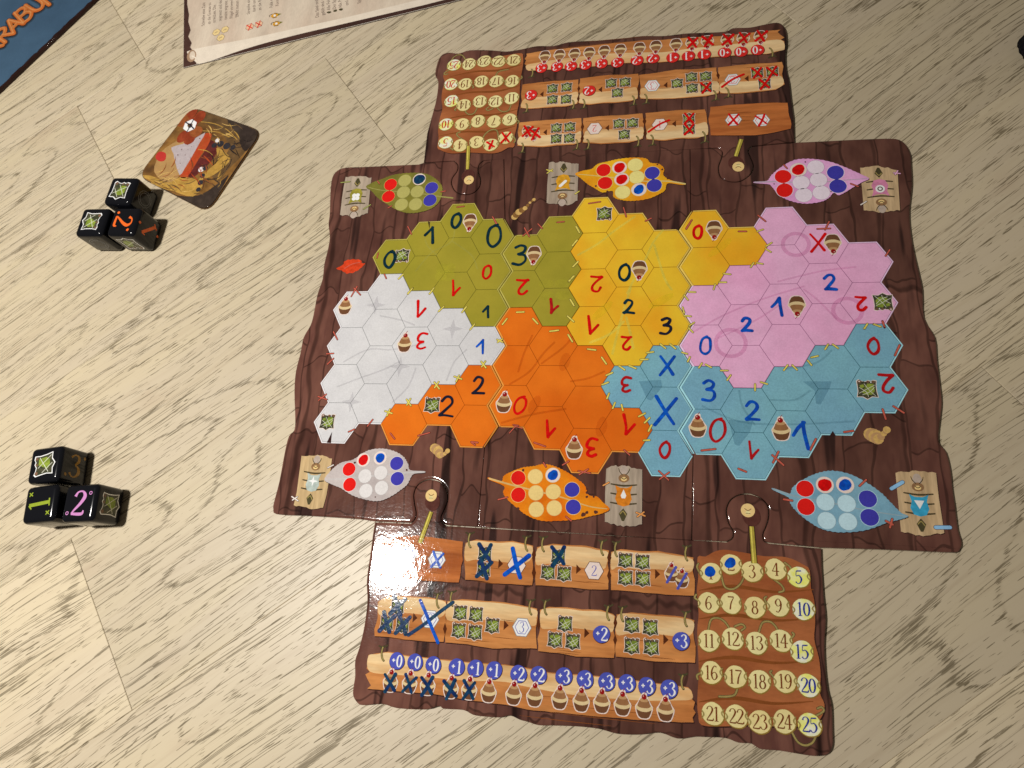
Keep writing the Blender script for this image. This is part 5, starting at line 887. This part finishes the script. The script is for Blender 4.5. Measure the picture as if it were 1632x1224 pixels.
for x, y in ((920, 145), (935, 220)):
    c = ZS([(x, y)])[0]; mb = MB(); mb.disc(c, 2.6, SZ + .05, 'bug_yellow', ry=2.0, n=12, wob=.1); mb.disc(c, 1.0, SZ + .065, 'print_white', n=10)
    mb.poly([(c[0] + 2.4, c[1] - .8), (c[0] + 5.0, c[1] + 1.0), (c[0] + 2.4, c[1] + 1.6)], SZ + .055, 'leaf_green')
    mb.ribbon([(c[0] - 2, c[1] + 1.5, .5), (c[0] - 4, c[1] + .8, .5), (c[0] - 3.6, c[1] - .6, .5)], SZ + .06, 'twig', sub=2); mb.ribbon([(c[0] - 1.2, c[1] + 2.2, .5), (c[0] + 1.8, c[1] + 1.8, .5)], SZ + .072, 'twig', sub=1); mb.ribbon([(c[0] - 1.2, c[1] - 2.0, .5), (c[0] + 1.8, c[1] - 1.8, .5)], SZ + .072, 'twig', sub=1); put('insect_drawing', mb, sheet)
for x, y in ((1425, 115), (1482, 100), (1535, 88)):
    c = ZS([(x, y)])[0]; mb = MB(); mb.disc(c, 1.6, SZ + .05, 'vine_dark', ry=1.0, n=10, wob=.1); put('leaf_bullet', mb, sheet)

BZ = 2.4
book = thing('game_booklet', 'blue booklet with orange title lettering and black border in the corner', 'booklet', (-420, 300, 0))
A1 = W(0, 143, BZ); B1 = W(151, 0, BZ); du = (B1[0] - A1[0], B1[1] - A1[1]); l = math.hypot(*du); du = (du[0] / l, du[1] / l); dv = (-du[1], du[0])
def bk(a, b): return (A1[0] + du[0] * a + dv[0] * b, A1[1] + du[1] * a + dv[1] * b)
put('pages', tile_body(tagpts([bk(-30, 0), bk(190, 0), bk(190, 160), bk(-30, 160)], 'cover_border'), .1, BZ, .4, 'cover_border', 0.0), book)
rr = random.Random(4); mb = MB(); low = [bk(-24 + i * 2.5, 2.7 + rr.uniform(-.6, .6) + (6 * max(0, 1 - (i * 2.5) / 9) if i * 2.5 < 9 else 0)) for i in range(0, 84)]
mb.poly(low + [bk(184, 154), bk(-24, 154)], BZ + .03, 'cover_blue'); put('cover_print', mb, book)
bang = math.atan2(du[1], du[0])
def ZB_(x, y): return W(x / 8.16, y / 8.16, BZ)
FAT = {'K': [[(-.25, .5), (-.25, -.5)], [(.25, .5), (-.2, 0)], [(-.2, .05), (.28, -.5)]], 'R': [[(-.25, .5), (-.25, -.5)], [(-.25, .42), (.1, .45), (.27, .24), (.08, .02), (-.22, -.02)], [(-.05, 0), (.3, -.5)]], 'A': [[(0, .5), (-.32, -.5)], [(0, .5), (.32, -.5)], [(-.22, -.15), (.22, -.15)]],
 'B': [[(-.25, .5), (-.25, -.5)], [(-.25, .44), (.08, .46), (.22, .26), (.06, .06), (-.2, .03)], [(-.2, .03), (.16, .0), (.28, -.24), (.08, -.46), (-.25, -.44)]], 'U': [[(-.27, .5), (-.27, -.2), (-.1, -.46), (.1, -.46), (.27, -.2), (.27, .5)]], 'M': [[(-.38, -.5), (-.3, .5)], [(-.3, .5), (0, -.25)], [(0, -.25), (.3, .5)], [(.3, .5), (.38, -.5)]]}
def fat(mb, ch, c, h, ang, z, mat, w, dx=0.0, dy=0.0):
    ca, sa = math.cos(ang), math.sin(ang)
    for k, st in enumerate(FAT[ch]): mb.ribbon([(c[0] + dx + (x * ca - y * sa) * h, c[1] + dy + (x * sa + y * ca) * h, w) for x, y in st], z + k * .006, mat, sub=5 if len(st) > 2 else 1, dz=.004)
for ch, x, y, s_, da in (('K', -95, 600, 17, 4), ('R', 45, 450, 17, 4), ('A', 178, 318, 16, 0), ('B', 312, 190, 18, -6), ('U', 462, 62, 17, 4), ('M', 640, -60, 17, 4)):
    c = ZB_(x, y); a = bang + R_(da)
    mb = MB(); fat(mb, ch, c, s_, a, BZ + .10, 'title_orange', 3.5); fat(mb, ch, c, s_, a, BZ + .13, 'title_light', 1.0, -.8, .6); o = put('title_letter', mb, book)
    mb = MB(); fat(mb, ch, c, s_, a, BZ + .05, 'title_shadow', 6.8, .6, -.7); put('letter_shadow', mb, o)
    mb = MB(); fat(mb, ch, c, s_, a, BZ + .075, 'cover_border', 4.4, .4, -.5); put('letter_rim', mb, o)

# ------------------------------------------------------------------ dark cloth reaching in from the right edge
m, nt, bs = newmat('black_wool'); g = N(nt, 'ShaderNodeNewGeometry'); n_ = noise(nt, g.outputs['Position'], 900, 3, 0.6)
nt.links.new(mixc(nt, ramp(nt, n_, .35, .7), (0.004, 0.004, 0.006), (0.014, 0.013, 0.017)), bs.inputs['Base Color']); bs.inputs['Roughness'].default_value = 0.95; bs.inputs['Specular IOR Level'].default_value = 0.1
b_ = N(nt, 'ShaderNodeBump'); b_.inputs['Distance'].default_value = 0.0006; nt.links.new(n_, b_.inputs['Height']); nt.links.new(b_.outputs[0], bs.inputs['Normal'])
bm = bmesh.new(); bmesh.ops.create_icosphere(bm, subdivisions=5, radius=1.0); from mathutils import noise as mnoise
for v in bm.verts:
    p = v.co.copy(); d = 1 + .16 * mnoise.noise(p * 1.7) + .05 * mnoise.noise(p * 5) + .02 * mnoise.noise(p * 14)
    v.co = Vector((p.x * .038 * d, p.y * .024 * d, max(-.009, p.z * .013 * d)))
me = bpy.data.meshes.new('black_cloth'); bm.to_mesh(me); bm.free(); me.materials.append(m); me.polygons.foreach_set('use_smooth', [True] * len(me.polygons))
cw = W(1612, 66, 8); cl = bpy.data.objects.new('black_cloth', me); COL.objects.link(cl); cl.location = ((cw[0] + 41) * MM, (cw[1] + 6) * MM, .0092); cl.rotation_euler = (0, 0, R_(25))
cl['label'] = 'black fuzzy cloth reaching in at the upper right edge'; cl['category'] = 'cloth'
